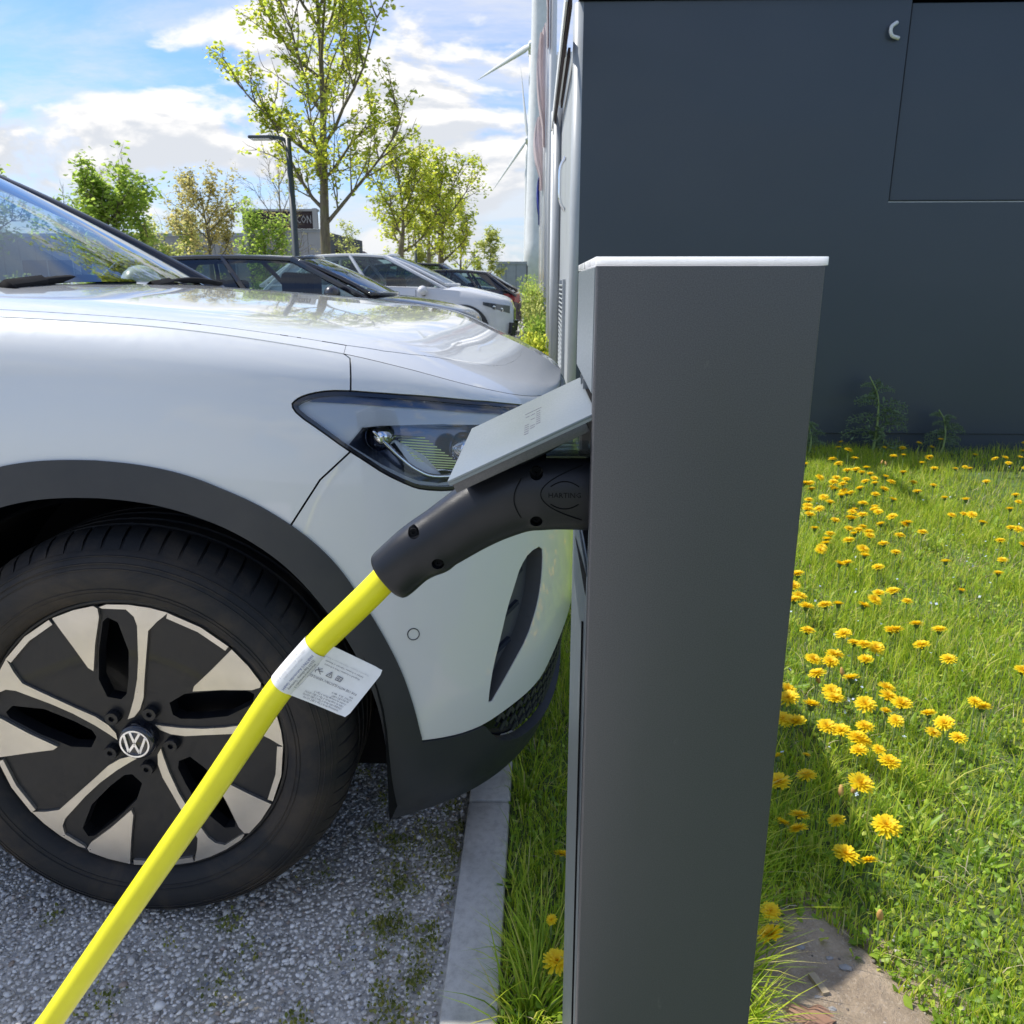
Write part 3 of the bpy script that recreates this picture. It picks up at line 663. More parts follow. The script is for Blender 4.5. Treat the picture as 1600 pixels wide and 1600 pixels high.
# ---- wheels
def wheel(hx, hy, hz, sgn, rot=0.):
    w = bpy.data.objects.new('wheel', None); COL.objects.link(w); w.parent = car; w.location = (hx+2.2, hy-YM, hz)
    def P3(u, v, d): return (u, sgn*d, v)
    def F(g): return g if sgn > 0 else (g[0], [tuple(reversed(f)) for f in g[1]])
    def lt(prof, k=72): return F(lathe([(r, sgn*d) for r, d in prof], k))
    car_ = [(.262, .018), (.268, -.004), (.280, -.012), (.30, -.019), (.318, -.019), (.336, -.012), (.350, .004), (.360, .022), (.3655, .04), (.366, .20), (.350, .235), (.262, .225)]
    mk('tyre', lt(car_), M['tyre'], w, smooth=True, local=True); ty = COL.objects[-1] if False else w.children[-1] if w.children else None
    ty = [c for c in bpy.data.objects if c.parent == w and c.name.startswith('tyre')][-1]
    for r0_, dd_ in ((.284, -.0135), (.291, -.0165), (.326, -.0165), (.3345, -.0135), (.344, -.004)):
        o = mk('sidewall_ridge', lt([(r0_-.0016, dd_+.0012), (r0_-.0008, dd_-.0012), (r0_+.0008, dd_-.0012), (r0_+.0016, dd_+.0014)]), M['tyre'], ty); o.location = (0, 0, 0)
    n = 70; blk = []
    prof = [(.352, .006), (.3635, .022), (.3705, .042), (.3735, .062), (.3735, .073), (.363, .075)]
    for i in range(n):
        a = 2*pi*i/n; V = []
        for j in range(4):
            for q_, (r, d) in enumerate(prof):
                aa = a+2*pi/n*(.84*j/3)+ .045*(q_/5.)**1.2
                V.append((r*cos(aa), sgn*d, r*sin(aa)))
        m_ = len(prof); Fc = [(j*m_+q_, j*m_+q_+1, (j+1)*m_+q_+1, (j+1)*m_+q_) for j in range(3) for q_ in range(m_-1)]+[tuple(range(m_-1, -1, -1)), tuple(3*m_+q_ for q_ in range(m_))]
        blk.append(F((V, Fc)))
    o = mk('tread_block', join(*blk), M['tyre'], ty, angle=40); o.location = (0, 0, 0); tag(o, kind='stuff')
    ribs = []
    for d0, d1 in ((.082, .108), (.115, .145), (.152, .178), (.186, .215)): ribs.append(lt([(.364, d0), (.3735, d0+.002), (.3735, d1-.002), (.364, d1)], 60))
    o = mk('tread_rib', join(*ribs), M['tyre'], ty, angle=40); o.location = (0, 0, 0)
    # rim
    mk('rim_barrel', join(lt([(.265, .012), (.2585, .006), (.2575, .012), (.252, .03), (.24, .06), (.235, .21)]), lt([(.0, .10), (.2, .13), (.24, .14)], 40)), M['rimblack'], w, smooth=True, local=True)
    def dish(r): return .004+.014*max(0, 1-r/.24)**1.3
    def pol(r, a): return (r*cos(radians(a)+rot), r*sin(radians(a)+rot))
    def solid(poly, d0, d1, bstep=.012, dsh=True, step=.03, holes=()):
        """polar outline -> dished solid"""
        P2 = [pol(r, a) for r, a in poly]; H2 = [[pol(r, a) for r, a in h] for h in holes]
        V2, Fc, _ = tri(P2, H2, step, bstep)
        top = []; V = []
        for (x, z) in V2: V.append((x, sgn*(dish(hypot(x, z))+d0), z))
        nb = len(V)
        for (x, z) in V2: V.append((x, sgn*(dish(hypot(x, z))+d1), z))
        F2 = []; ec = {}
        for f in Fc:
            a, b, c = f[0], f[1], f[2]; ar = (V2[b]-V2[a])[0]*(V2[c]-V2[a])[1]-(V2[b]-V2[a])[1]*(V2[c]-V2[a])[0]
            # seen from -Y, x right and z up: counter-clockwise faces the viewer when sgn is +1
            if (ar < 0) == (sgn > 0): f = tuple(reversed(f))
            F2.append(f); F2.append(tuple(nb+i for i in reversed(f)))
            for i in range(3): e = (f[i], f[(i+1) % 3]); ec.setdefault((min(e), max(e)), []).append(e)
        for es in ec.values():
            if len(es) == 1: a, b = es[0]; F2.append((b, a, a+nb, b+nb))
        return V, F2
    pockets = []; arms = []; blades = []; arcs = []
    for k in range(5):
        o_ = 72*k
        pockets.append([(r, a+o_) for r, a in [(.078, 36), (.092, 49), (.126, 44.5), (.175, 33.5), (.225, 26), (.232, 23.5), (.222, 19.5), (.169, 16.5), (.117, 20), (.085, 27)]])
        arms.append([(r, a+o_) for r, a in [(.0405, 42), (.052, 29), (.079, 17.0), (.119, 11.5), (.158, 10.3), (.22, 10.5), (.236, 11.8), (.2480, 14.8), (.2500, 24), (.2530, 25), (.2565, 22), (.2565, 14), (.2565, 6), (.2565, -1.0), (.247, .3), (.235, 2.4), (.214, 5.6), (.172, 5.6), (.116, 5.6), (.083, 5.2), (.058, 9.5), (.042, 24)]])
        blades.append([(r, a+o_) for r, a in [(.2565, 44.0), (.2565, 35), (.2565, 27.0), (.2510, 25.6), (.236, 26.0), (.19, 32.5), (.145, 42.0), (.154, 43.8), (.20, 43.7)]])
        arcs.append([(r, a+o_) for r, a in [(.2565, 71.0), (.2565, 58), (.2565, 45.6), (.247, 45.4), (.2465, 58), (.2465, 71.0)]])
    disc = [(.2535, a) for a in range(0, 360, 6)]
    cut = [pockets[k] for k in range(5)]
    mk('rim_face', solid(disc, .005, .03, holes=cut, step=.011, bstep=.008), M['rimblack'], w, local=True, angle=35)
    # sunken black fields between arms and blades: a step lower ring of spokes
    for k in range(5):
        for nm, P_, z0 in (('rim_arm', arms[k], 0.0), ('rim_blade', blades[k], -.001), ('rim_arc', arcs[k], -.001)):
            mk(nm, solid(P_, z0, .010, bstep=.008, step=.03), M['silver'], w, local=True, angle=35)
        a = radians(72*k-9.8)+rot
        c = (.058*cos(a), .058*sin(a)); mk('wheel_bolt', F(lathe([(0, sgn*.012), (.004, sgn*.012), (.005, sgn*.006), (.0115, sgn*.006), (.013, sgn*.012), (.013, sgn*.03)], 12, org=(c[0], 0, c[1]))), M['rimblack'], w, local=True)
        fb = bar((.07*cos(a+.12), sgn*.03, .07*sin(a+.12)), (.20*cos(a+.30), sgn*.036, .20*sin(a+.30)), .012, .02, up=(0, 1, 0)); mk('inner_spoke', fb, M['rimblack'], w, local=True)
    cap = mk('hub_cap', lt([(0, -.003), (.026, -.002), (.0315, .001), (.033, .006), (.034, .03)], 40), M['gloss_black'], w, local=True, smooth=True)
    # emblem: V over W inside a ring
    def st(p, q_, wd=.0042):
        p = Vector(p); q_ = Vector(q_); t_ = radians(-8 if sgn > 0 else 8); R_ = lambda v: (v.x*cos(t_)-v.y*sin(t_), v.x*sin(t_)+v.y*cos(t_))
        a, b = R_(p), R_(q_); return bar((a[0]*(1 if sgn > 0 else -1), sgn*-.0035, a[1]), (b[0]*(1 if sgn > 0 else -1), sgn*-.0035, b[1]), wd, .003, up=(0, 1, 0))
    em = [lt([(.0232, -.002), (.0232, -.0045), (.0262, -.0045), (.0262, -.002)], 40)]
    em += [st((-.0085, .0225), (0, .003)), st((.0085, .0225), (0, .003)), st((-.0185, .015), (-.0095, -.0165)), st((-.0095, -.0165), (0, .0005)), st((0, .0005), (.0095, -.0165)), st((.0095, -.0165), (.0185, .015))]
    mk('emblem', join(*em), M['chrome'], w, local=True)
    # dark liner of the arch, does not turn with the wheel
    return w
W0 = wheel(hx, 1.205, hz_, 1, rot=0.)
def copy_tree(o, parent=None, loc=None, rot=None):
    c = o.copy(); COL.objects.link(c)
    if parent is not None: c.parent = parent
    if loc is not None: c.location = loc
    if rot is not None: c.rotation_euler = rot
    for ch in [q for q in bpy.data.objects if q.parent == o]: copy_tree(ch, c)
    return c
for q_ in ((hx-2.77, 1.205, 0), (hx, 2*YM-1.205, pi), (hx-2.77, 2*YM-1.205, pi)):
    copy_tree(W0, car, (q_[0]+2.2, q_[1]-YM, hz_), (0, .4, q_[2]))
for hx_ in (hx, hx-2.77):
    for sgn in (1, -1):
        y0 = 1.225 if sgn > 0 else 2*YM-1.225
        V = []; ks = 40
        for j in range(ks+1):
            a = radians(-28)+radians(236)*j/ks
            for r, d in ((.432, 0), (.438, .05), (.438, .34), (.0, .34)): V.append((hx_+(r*cos(a) if a > 0 and a < pi else (r if cos(a) > 0 else -r)), y0+sgn*d, max(.20, hz_+r*sin(a))))
        Fc = [(j*4+i, j*4+i+1, (j+1)*4+i+1, (j+1)*4+i) for j in range(ks) for i in range(3)]
        mk('arch_liner', (V, Fc), M['void'], car, smooth=False)
# ---------------------------------------------------------------- text helper
def text_geo(body, size, spacing=1.0):
    c = bpy.data.curves.new('t', 'FONT'); c.body = body; c.size = size; c.align_x = 'CENTER'; c.align_y = 'CENTER'; c.resolution_u = 1; c.space_character = spacing
    o = bpy.data.objects.new('t', c); COL.objects.link(o); dg = bpy.context.evaluated_depsgraph_get()
    me = bpy.data.meshes.new_from_object(o.evaluated_get(dg)); V = [tuple(v.co) for v in me.vertices]; Fc = [tuple(p.vertices) for p in me.polygons]
    bpy.data.objects.remove(o); bpy.data.curves.remove(c); bpy.data.meshes.remove(me); return V, Fc
# ---------------------------------------------------------------- charging bollard
BX0, BX1, BY0, BY1, BZ = .042, .2045, .600, .847, 1.1435
bol = empty('charging_bollard', 'dark grey metal charging post with a white top cap and its socket lid hanging open', 'charging post', (.123, .72, 0))
RZ0, RZ1 = .904, 1.051
t_ = .003
g = join(box(BX0+.0015, BX1-.001, BY0+.004, BY1, 0, RZ0, .0012), box(BX0+.0015, BX1-.001, BY0+.004, BY1, RZ1, BZ-.001, .0012),
         box(BX0+.09, BX1-.001, BY0+.004, BY1, RZ0-.001, RZ1+.001))
mk('housing', g, M['brushed'], bol, angle=30)
# folded front sheet: one broad face with small returns on both sides
def sheet(z0, z1):
    r = .0022; P = [(BX0, BY0+.010)]
    for a in np.linspace(pi, 1.5*pi, 5): P.append((BX0+r+r*cos(a), BY0+r+r*sin(a)))
    for a in np.linspace(1.5*pi, 2*pi, 5): P.append((BX1-r+r*cos(a), BY0+r+r*sin(a)))
    P.append((BX1, BY1-.004)); n = len(P); V = [(x, y, z) for z in (z0, z1) for x, y in P]+[(min(max(x, BX0+.0012), BX1-.0012), max(y, BY0+.0012), z) for z in (z0, z1) for x, y in P]
    Fc = [(i, i+1, n+i+1, n+i) for i in range(n-1)]+[(2*n+i+1, 2*n+i, 3*n+i, 3*n+i+1) for i in range(n-1)]+[(n+i, n+i+1, 3*n+i+1, 3*n+i) for i in range(n-1)]+[(i+1, i, 2*n+i, 2*n+i+1) for i in range(n-1)]
    Fc += [(0, n, 3*n, 2*n), (n-1, 2*n+n-1, 3*n+n-1, 2*n-1)]
    return V, Fc
mk('front_panel', sheet(.0, BZ), M['bollard'], bol, angle=25)
# side plates (the narrow face towards the car), with the socket opening between them
mk('side_panel', box(BX0-.0006, BX0+.0014, BY0+.0118, BY1, RZ1+.0, BZ-.0005, .0005), M['lid'], bol)
mk('side_panel', box(BX0-.0006, BX0+.0014, BY0+.0118, BY1, 0, RZ0-.001, .0005), M['brushed'], bol)
mk('gap_strip', box(BX0-.0022, BX0-.0007, BY0+.030, BY0+.034, 0.0, RZ0-.05), M['void'], bol)  # black strip drawn for the dark gap between side plate and front sheet
mk('socket_recess', join(box(BX0+.004, BX0+.088, BY1-.006, BY1-.003, RZ0, RZ1), box(BX0+.004, BX0+.088, BY0+.005, BY0+.007, RZ0, RZ1), box(BX0+.086, BX0+.0895, BY0+.006, BY1-.004, RZ0, RZ1),
   box(BX0+.003, BX0+.088, BY0+.006, BY1-.004, RZ0, RZ0+.002), box(BX0+.003, BX0+.088, BY0+.006, BY1-.004, RZ1-.002, RZ1)), M['void'], bol)
mk('recess_guide', join(box(BX0+.001, BX0+.010, BY0+.150, BY0+.154, RZ0+.004, RZ1-.004), box(BX0+.001, BX0+.010, BY0+.19, BY0+.193, RZ0+.004, RZ1-.004)), M['greymetal'], bol)
# flat black triangle painting the recess's dark lower corner onto the side plate
corner_tri = ([(BX0-.001, BY0+.012, RZ0+.001), (BX0-.001, BY1-.05, RZ0-.024), (BX0-.001, BY0+.012, RZ0-.018), (BX0+.0006, BY0+.012, RZ0+.001)], [(0, 1, 2)])
mk('recess_corner_dark', corner_tri, M['void'], bol)
s_ = mk('socket', join(lathe([(.026, 0), (.036, 0), (.037, .02), (.037, .09), (.0, .09)], 32, ax='X', org=(BX0+.004, .662, .963))), M['void'], bol, smooth=False)
mk('clear_cover', join(box(BX0-.034, BX0+.004, .632, .700, .9965, .9982)), M['clear'], bol)
capg = box(BX0-.0008, BX1+.0012, BY0-.0008, BY1+.001, BZ+.0004, BZ+.0064, .0005)
mk('top_cap', capg, M['acrylic'], bol, angle=30)
# lid
A_ = Vector((.0450, .6045, 1.0380)); B_ = Vector((-.0690, .6045, .9835)); ex = (B_-A_).normalized(); ez = Vector((-ex.z, 0, ex.x)); ez = ez if ez.z > 0 else -ez
LL = (B_-A_).length; LW = .238
def lidf(u, v, d): return A_+ex*u+Vector((0, 1, 0))*v+ez*d
def lbox(u0, u1, v0, v1, d0, d1, bev=.0006):
    V, Fc = box(u0, u1, v0, v1, d0, d1, bev); return [tuple(lidf(*p)) for p in V], [tuple(reversed(f)) for f in Fc]
lid = mk('lid', join(lbox(0, LL, 0, LW, -.0022, 0), lbox(0, LL, 0, .0012, -.0045, -.0022, 0), ), M['lid'], bol, angle=30)
mk('lid_liner', join(lbox(.010, LL-.0015, .004, LW-.004, -.0125, -.0022, .0006)), M['bollard'], lid, angle=30)
V, Fc = lathe([(.0, -.0182), (.036, -.0182), (.041, -.0160), (.042, -.0125)], 36, ax='Z', org=(.058, .062, 0)); mk('lid_seal', ([tuple(lidf(*p)) for p in V], Fc), M['plug'], lid, smooth=False)
mk('hinge_pin', tube([lidf(-.001, .004, -.004), lidf(-.001, LW-.004, -.004)], .003, 8), M['void'], lid)
# three lines of engraved lettering across the lid (worn; only some strokes can be read)
eng = []
for col, (u_, strokes) in enumerate(((.0590, (.062, .083, .088, .093, .098, .103)), (.0535, (.062, .074, .090, .095)), (.0480, (.060, .066, .071, .076, .081, .086, .091)))):
    for k_, v_ in enumerate(strokes):
        v2 = .150-(v_-.055)*2.15; tilt = .0012
        eng.append(lbox(u_-.0021, u_+.0021, v2-.0012, v2+.0012, -.0003, .00025, 0))
    eng.append(lbox(u_-.0034, u_+.0030, .1545, .1556, -.0003, .00025, 0))
mk('lid_lettering', join(*eng), M['ink'], lid)

# ---------------------------------------------------------------- cable with its plug
PY = .662
cab = empty('charging_cable', 'thick yellow charging cable with black plug in the post and a white label round it', 'charging cable', (-.25, PY, .75))
ctr = spline([(.075, PY, .9625), (.045, PY, .9625), (.012, PY, .9625), (-.012, PY, .9590), (-.034, PY, .9495), (-.056, PY, .9365), (-.078, PY, .9215), (-.1005, PY, .9065), (-.1275, PY, .8850)], 60)
def rad(t): return float(np.interp(t, [0, .12, .3, .45, .6, .75, .9, 1], [.0335, .0335, .0335, .0315, .0288, .0268, .0256, .0235]))
n_ = len(ctr); ts = np.linspace(0, 1, n_)
fr = frames(ctr); V = []; Fc = []; K = 48
for i, (p, t, n, b) in enumerate(fr):
    r = rad(ts[i]); nn = Vector((0, 1, 0)); up_ = t.cross(nn); up_ = up_ if up_.z > 0 else -up_
    for j in range(K):
        a = 2*pi*j/K; ca, sa = cos(a), sin(a); e = 2.35
        m = (abs(ca)**e+abs(sa)**e)**(-1/e)
        rr = r
        if sa < -.2 and ts[i] > .78: rr = r*(1+.055*sin((ts[i]-.78)/.22*pi*2.5)*(-sa))      # finger waves on the belly
        V.append(tuple(p+nn*(ca*m*rr*.92)+up_*(sa*m*rr)))
m_ = n_
for i in range(m_-1):
    for j in range(K): j2 = (j+1) % K; Fc.append((i*K+j, (i+1)*K+j, (i+1)*K+j2, i*K+j2))
# rounded end with an opening round the cable
pe, te = fr[-1][0], fr[-1][1]; base = (m_-1)*K; ring = [Vector(V[base+j]) for j in range(K)]; prev = base
for sc, ad in ((.97, .0022), (.90, .0036), (.62, .0036)):
    b0 = len(V); V += [tuple(pe+(q-pe)*sc+te*ad) for q in ring]
    for j in range(K): j2 = (j+1) % K; Fc.append((prev+j, b0+j, b0+j2, prev+j2))
    prev = b0
b0 = len(V); V.append(tuple(pe+te*.003)); Fc += [(prev+j, b0, prev+(j+1) % K) for j in range(K)]
b0 = len(V); V.append(tuple(ctr[0])); Fc += [((j+1) % K, b0, j) for j in range(K)]
plug = mk('plug_handle', (V, Fc), M['plug'], cab, smooth=True)
plug.data.materials.append(M['plug'])
# screw holes cut into the handle
bm = bmesh.new(); holes = [(-.1033, .9288, .0052), (-.0827, .9022, .0052), (.0003, .9830, .0056), (.0006, .9420, .0052)]
hv = []
for hx_, hz2, r in holes:
    c = Vector((hx_, PY-.035, hz2)); dirv = Vector((0, 1, 0))
    hv.append(tube([c, c+dirv*.025], r, 24))
hm = bpy.data.meshes.new('cut'); hg = join(*hv); hm.from_pydata(hg[0], [], hg[1]); hm.update()
b2 = bmesh.new(); b2.from_mesh(hm); bmesh.ops.recalc_face_normals(b2, faces=b2.faces[:]); b2.to_mesh(hm); b2.free()
b2 = bmesh.new(); b2.from_mesh(plug.data); bmesh.ops.recalc_face_normals(b2, faces=b2.faces[:]); b2.to_mesh(plug.data); b2.free()
ho = bpy.data.objects.new('cut', hm); COL.objects.link(ho)
md = plug.modifiers.new('b', 'BOOLEAN'); md.operation = 'DIFFERENCE'; md.object = ho; md.solver = 'EXACT'
ploc = plug.location.copy(); plug.parent = None; plug.location = (0, 0, 0); bpy.context.view_layer.update()
dg = bpy.context.evaluated_depsgraph_get(); me2 = bpy.data.meshes.new_from_object(plug.evaluated_get(dg)); plug.modifiers.clear()
if len(me2.polygons) > 500: plug.data = me2
plug.data.shade_smooth(); plug.data.set_sharp_from_angle(angle=radians(38)); plug.data.name = 'plug_handle'
plug.parent = cab; plug.location = ploc
bpy.data.objects.remove(ho); bm.free()
for hx_, hz2, r in holes:
    mk('screw', lathe([(0, .001), (.0012, .001), (.0014, 0), (.0036, 0), (.0038, .002)], 14, org=(hx_, PY-.018, hz2)), M['void'], plug)
def on_plug(x, z, lift=.0003):
    """point on the near flank of the plug's collar"""
    c = .9625; q = min(.98, abs(z-c)/.0335); e = 2.35; y = PY-.92*.0335*(1-q**e)**(1/e); return (x, y-lift, z)
def closed_line(P, r): return tube([Vector(on_plug(x, z)) for x, z in P], r, 5, cap=True)
# raised emblem: oval field, two arcs and the maker's word
ol = [(.040-.0+.034*-(1-abs(2*t-1)**2)-.002, .9665+.0225*(2*t-1)) for t in np.linspace(0, 1, 30)]
mk('emblem_outline', closed_line(ol, .00045), M['void'], plug)
def arcp(s): return [(.0235+.0115*q, .9655+s*(.0072+.0042*(1-q*q))) for q in np.linspace(-1, 1, 14)]
mk('emblem_arc', closed_line(arcp(1), .0005), M['void'], plug); mk('emblem_arc', closed_line(arcp(-1), .0005), M['void'], plug)
V, Fc = text_geo('HARTING', .0062, 1.0); mk('emblem_word', ([on_plug(.0235+x, .9655+z, .0004) for x, z, _ in V], Fc), M['void'], plug)
mk('emblem_edge', closed_line([(-.012-.006*sin(pi*t), .9795-.034*t) for t in np.linspace(0, 1, 12)], .0004), M['void'], plug)
# cable
RC = .0126
cpx = [(609, 896, 0), (580, 926, 0), (546, 959, 0), (500, 1004, 0), (436, 1078, .002), (380, 1160, .004), (320, 1249, .006), (262, 1332, .009), (205, 1414, .012), (150, 1494, .015)]
cp = spline([tuple(at(a, b, Y=PY-c)) for a, b, c in cpx]+[tuple(at(88, 1584, Y=PY-.018)), tuple(at(15, 1690, Y=PY-.022)), (-.655, PY-.03, .125), (-.74, PY-.05, .045), (-.86, PY-.10, RC+.004), (-1.05, PY-.2, RC+.003), (-1.3, PY-.28, RC+.003), (-1.7, PY-.2, RC+.003)], 150)
mk('cable', tube(cp, RC, 28), M['cable'], cab, smooth=True)
# label: paper wrapped once round the cable, its free ends stuck together as a flag
P0 = Vector(at(502, 1003, Y=PY)); P1 = Vector(at(438, 1076, Y=PY-.002))
seg = [Vector(p) for p in cp if min(P0.z, P1.z)-1e-6 <= p[2] <= max(P0.z, P1.z)+1e-6]
seg = [Vector(v) for v in spline(seg, 12)]
lab = mk('label_wrap', tube(seg, RC+.0007, 32, cap=False), M['label'], cab, smooth=True)
ca = (seg[-1]-seg[0]).normalized()                                  # down along the cable
sidev = Vector((-ca.z, 0, ca.x)); sidev = sidev if sidev.x > 0 else -sidev   # to the right of it
cm = (seg[0]+seg[-1])/2; hl = (seg[-1]-seg[0]).length/2
FL = .0580
I0, I1, O0, O1 = (Vector(at(*q, Y=y_)) for q, y_ in (((499, 1000), .652), ((437, 1080), .650), ((600, 1048), .655), ((541, 1122), .650)))
FL = (O0-I0).length
def flag(u, w, lift=0.):     # u 0..1 outwards, w -1..1 down along the cable
    t = (w+1)/2; p = (I0.lerp(O0, u)).lerp(I1.lerp(O1, u), t); p.z -= .0035*sin(pi*min(1, u))*(1 if w < 0 else 1); p.y += .006*sin(u*pi)-lift
    return p
nu, nv = 14, 10
Vf = []; Ff = []
for s_, o_ in ((0, 0), (1, -.0005)):
    for j in range(nv+1):
        for i in range(nu+1):
            u, w = i/nu, -1+2*j/nv
            if u > .9 and abs(w) > .9: u = min(u, .975); w *= .985
            Vf.append(tuple(flag(u, w, -o_*-1)))
q_ = (nu+1)*(nv+1)
for j in range(nv):
    for i in range(nu):
        a = j*(nu+1)+i; Ff.append((a, a+1, a+nu+2, a+nu+1)); Ff.append((q_+a+nu+1, q_+a+nu+2, q_+a+1, q_+a))
fl_ = mk('label_flag', (Vf, Ff), M['label'], cab, smooth=True)
def flag_text(body, size, u0, w0, mat, sp=1.):
    V, Fc = text_geo(body, size, sp); out = []
    for x, y, _ in V:                   # upside down: reading direction runs towards the cable
        uu = u0-x/FL*.97; ww = w0+y/hl; out.append(tuple(flag(uu, ww, .0006)))
    mk('label_print', (out, Fc), mat, fl_)
# reading direction across the flag, lines stacked along the cable
flag_text('FOR USE WITH ELECTRIC VEHICLES', .0030, .54, .12, M['ink'])
for i, (b_, u_) in enumerate((('Ladeleitung Mode 3 Typ 2 (IEC 62196)', .56), ('Charging cable Mode 3 Type 2 (IEC 62196)', .56), ('Cable de carga Modo 3 Tipo 2 (IEC 62196)', .56), ('Cordon de recharge Mode 3 Type 2', .62), ('zgodny z IEC 61851', .74), ('62196-2   32 A   480 V', .74), ('IP44', .86))):
    flag_text(b_, .00225, u_, .88-.1*i, M['ink'])
for i, b_ in enumerate(('Hergestellt in Rumänien / Made in Romania', 'Fabriqué en Roumanie / Fabricado en Rumania', 'Hergestellt in Rumänien / Wyprodukowano w Rumunii')):
    flag_text(b_, .00205, .52, -.38-.12*i, M['ink_pale'] if i == 2 else M['ink'])
def flag_lines(pl, wd=.0005):
    G = []
    for a, b in pl:
        pa, pb = flag(*a, .0007), flag(*b, .0007); G.append(bar(pa, pb, wd, .0002, up=(0, 1, 0)))
    mk('label_symbol', join(*G), M['ink'], fl_)
flag_lines([((.44, -.05), (.36, -.05)), ((.44, -.05), (.40, -.24)), ((.36, -.05), (.40, -.24)), ((.40, -.09), (.40, -.17))])            # warning triangle (upside down)
flag_lines([((.58, -.05), (.50, -.05)), ((.58, -.05), (.58, -.20)), ((.50, -.05), (.50, -.20)), ((.58, -.20), (.50, -.20)), ((.54, -.05), (.54, -.20)), ((.565, -.09), (.565, -.16)), ((.52, -.09), (.52, -.16))])  # open book
flag_lines([((.29, -.02), (.21, -.20)), ((.30, -.13), (.24, -.10)), ((.27, -.22), (.20, -.08)), ((.22, -.02), (.20, -.08))])
def wrap_text(body, size, off, mat):
    V, Fc = text_geo(body, size); out = []
    for x, y, _ in V:
        a = off+y/RC; c = cm+ca*x; r = RC+.0011; out.append(tuple(c+sidev*(sin(a)*r)+Vector((0, -1, 0))*(cos(a)*r)))
    mk('label_print', (out, Fc), mat, lab)
wrap_text('HARTING Automotive GmbH', .0036, .12, M['ink_blue']); wrap_text('32339 Espelkamp, Germany', .0034, .42, M['ink']); wrap_text('Marienwerderstraße 3', .0034, .70, M['ink'])
wrap_text('www.harting-automotive.com', .0028, 1.02, M['ink']); wrap_text('Wyprodukowano przez', .0028, -.28, M['ink_pale']); wrap_text('HARTING Automotive GmbH & Co', .0028, -.55, M['ink_pale']); wrap_text('Marienwerderstraße 3', .0028, -.85, M['ink_pale'])
# ---------------------------------------------------------------- ground
KX0, KX1 = -.147, -.052
def slab(name, x0, x1, y0, y1, z, mat, th=.05):
    o = mk(name, box(x0, x1, y0, y1, z-th, z), mat); return tag(o, kind='structure')
s = MT('gravel_bed', (.27, .27, .28), .9); v1 = s.vor(95); s.col(s.mix(s.map(s.noise(2.2, 6), .55, .78, 0, .5), s.ramp(v1, [(.0, (.42, .40, .365)), (.5, (.64, .61, .56)), (1, (.78, .75, .69))]), (.12, .13, .06)))
s.bump(s.vor(95, 'Distance'), .8, .006); M['gravelbed'] = s.m
s = MT('lawn_soil', (.06, .055, .035), .95); s.col(s.ramp(s.noise(9, 6), [(.3, (.06, .07, .03)), (.7, (.10, .17, .04))])); s.bump(s.noise(60, 5), .6, .01); M['soil'] = s.m
s = MT('bare_earth', (.25, .21, .17), .95); s.col(s.mix(s.map(s.noise(130, 4), .55, .7, 0, .5), s.ramp(s.noise(14, 8, .65), [(.3, (.25, .19, .13)), (.7, (.48, .38, .275))]), (.54, .46, .37))); s.bump(s.noise(45, 8, .7), .9, .012); M['earth'] = s.m
s = MT('far_field', (.10, .15, .05), .95); s.col(s.ramp(s.noise(.15, 6), [(.3, (.08, .12, .04)), (.7, (.16, .18, .07))])); M['field'] = s.m
s = MT('car_park_surface', (.2, .2, .2), .92); s.col(s.ramp(s.noise(1.2, 8, .65), [(.3, (.27, .27, .265)), (.7, (.38, .375, .36))])); s.bump(s.noise(80, 4), .5, .008); M['park'] = s.m
slab('ground', -900, 900, -300, 1500, -.06, M['field'], 1.0)
slab('car_park', -70, KX0-.001, 3.6, 75, -.008, M['park'])
slab('gravel_ground', -14, KX0-.001, -8, 3.599, -.011, M['gravelbed'])
# lawn surface, gently uneven, with the trodden bare patch beside the post
def lawn_z(x, y):
    x = np.asarray(x, float); y = np.asarray(y, float)
    return -.012+.016*np.sin(x*2.3+1)*np.sin(y*1.7)+.008*np.sin(x*6.1)*np.cos(y*5.3+.6)
def dirt_w(x, y):
    x = np.asarray(x, float); y = np.asarray(y, float); d = np.hypot((x-.45)/.19, (y-.90)/.34)+.10*np.sin(x*19+1)*np.cos(y*16)+.06*np.sin(x*41)*np.cos(y*37+2); return np.clip((1.03-d)/.12, 0, 1)
def lawn(name, x0, x1, y0, y1, st, mat):
    xs = np.arange(x0, x1+st*.5, st); ys = np.arange(y0, y1+st*.5, st); Xg, Yg = np.meshgrid(xs, ys); Z = lawn_z(Xg, Yg)
    V = np.stack([Xg, Yg, Z], -1).reshape(-1, 3); n = len(xs); m = len(ys)
    i = (np.arange(m-1)[:, None]*n+np.arange(n-1)[None, :]).ravel(); Fi = np.stack([i, i+1, i+n+1, i+n], 1).ravel()
    o = npmesh(name, V, Fi, 4, mat, smooth=True); return tag(o, kind='structure')
lawn('lawn_ground', KX1+.001, 9.05, -4, 46, .15, M['soil'])
Pd = []
for a in np.linspace(0, 2*pi, 49)[:-1]:
    Pd.append((.47+.26*cos(a)*(1+.06*sin(5*a)), .90+.42*sin(a)*(1+.05*sin(4*a+1))))
V2, F2, _ = tri(Pd, (), .022, .02); nz = np.array([lawn_z(a, b) for a, b in V2]); rr = np.random.RandomState(4)
dd = dirt_w(V2[:, 0], V2[:, 1]); F2 = [f if ((V2[f[1]]-V2[f[0]])[0]*(V2[f[2]]-V2[f[0]])[1]-(V2[f[1]]-V2[f[0]])[1]*(V2[f[2]]-V2[f[0]])[0]) > 0 else tuple(reversed(f)) for f in F2]
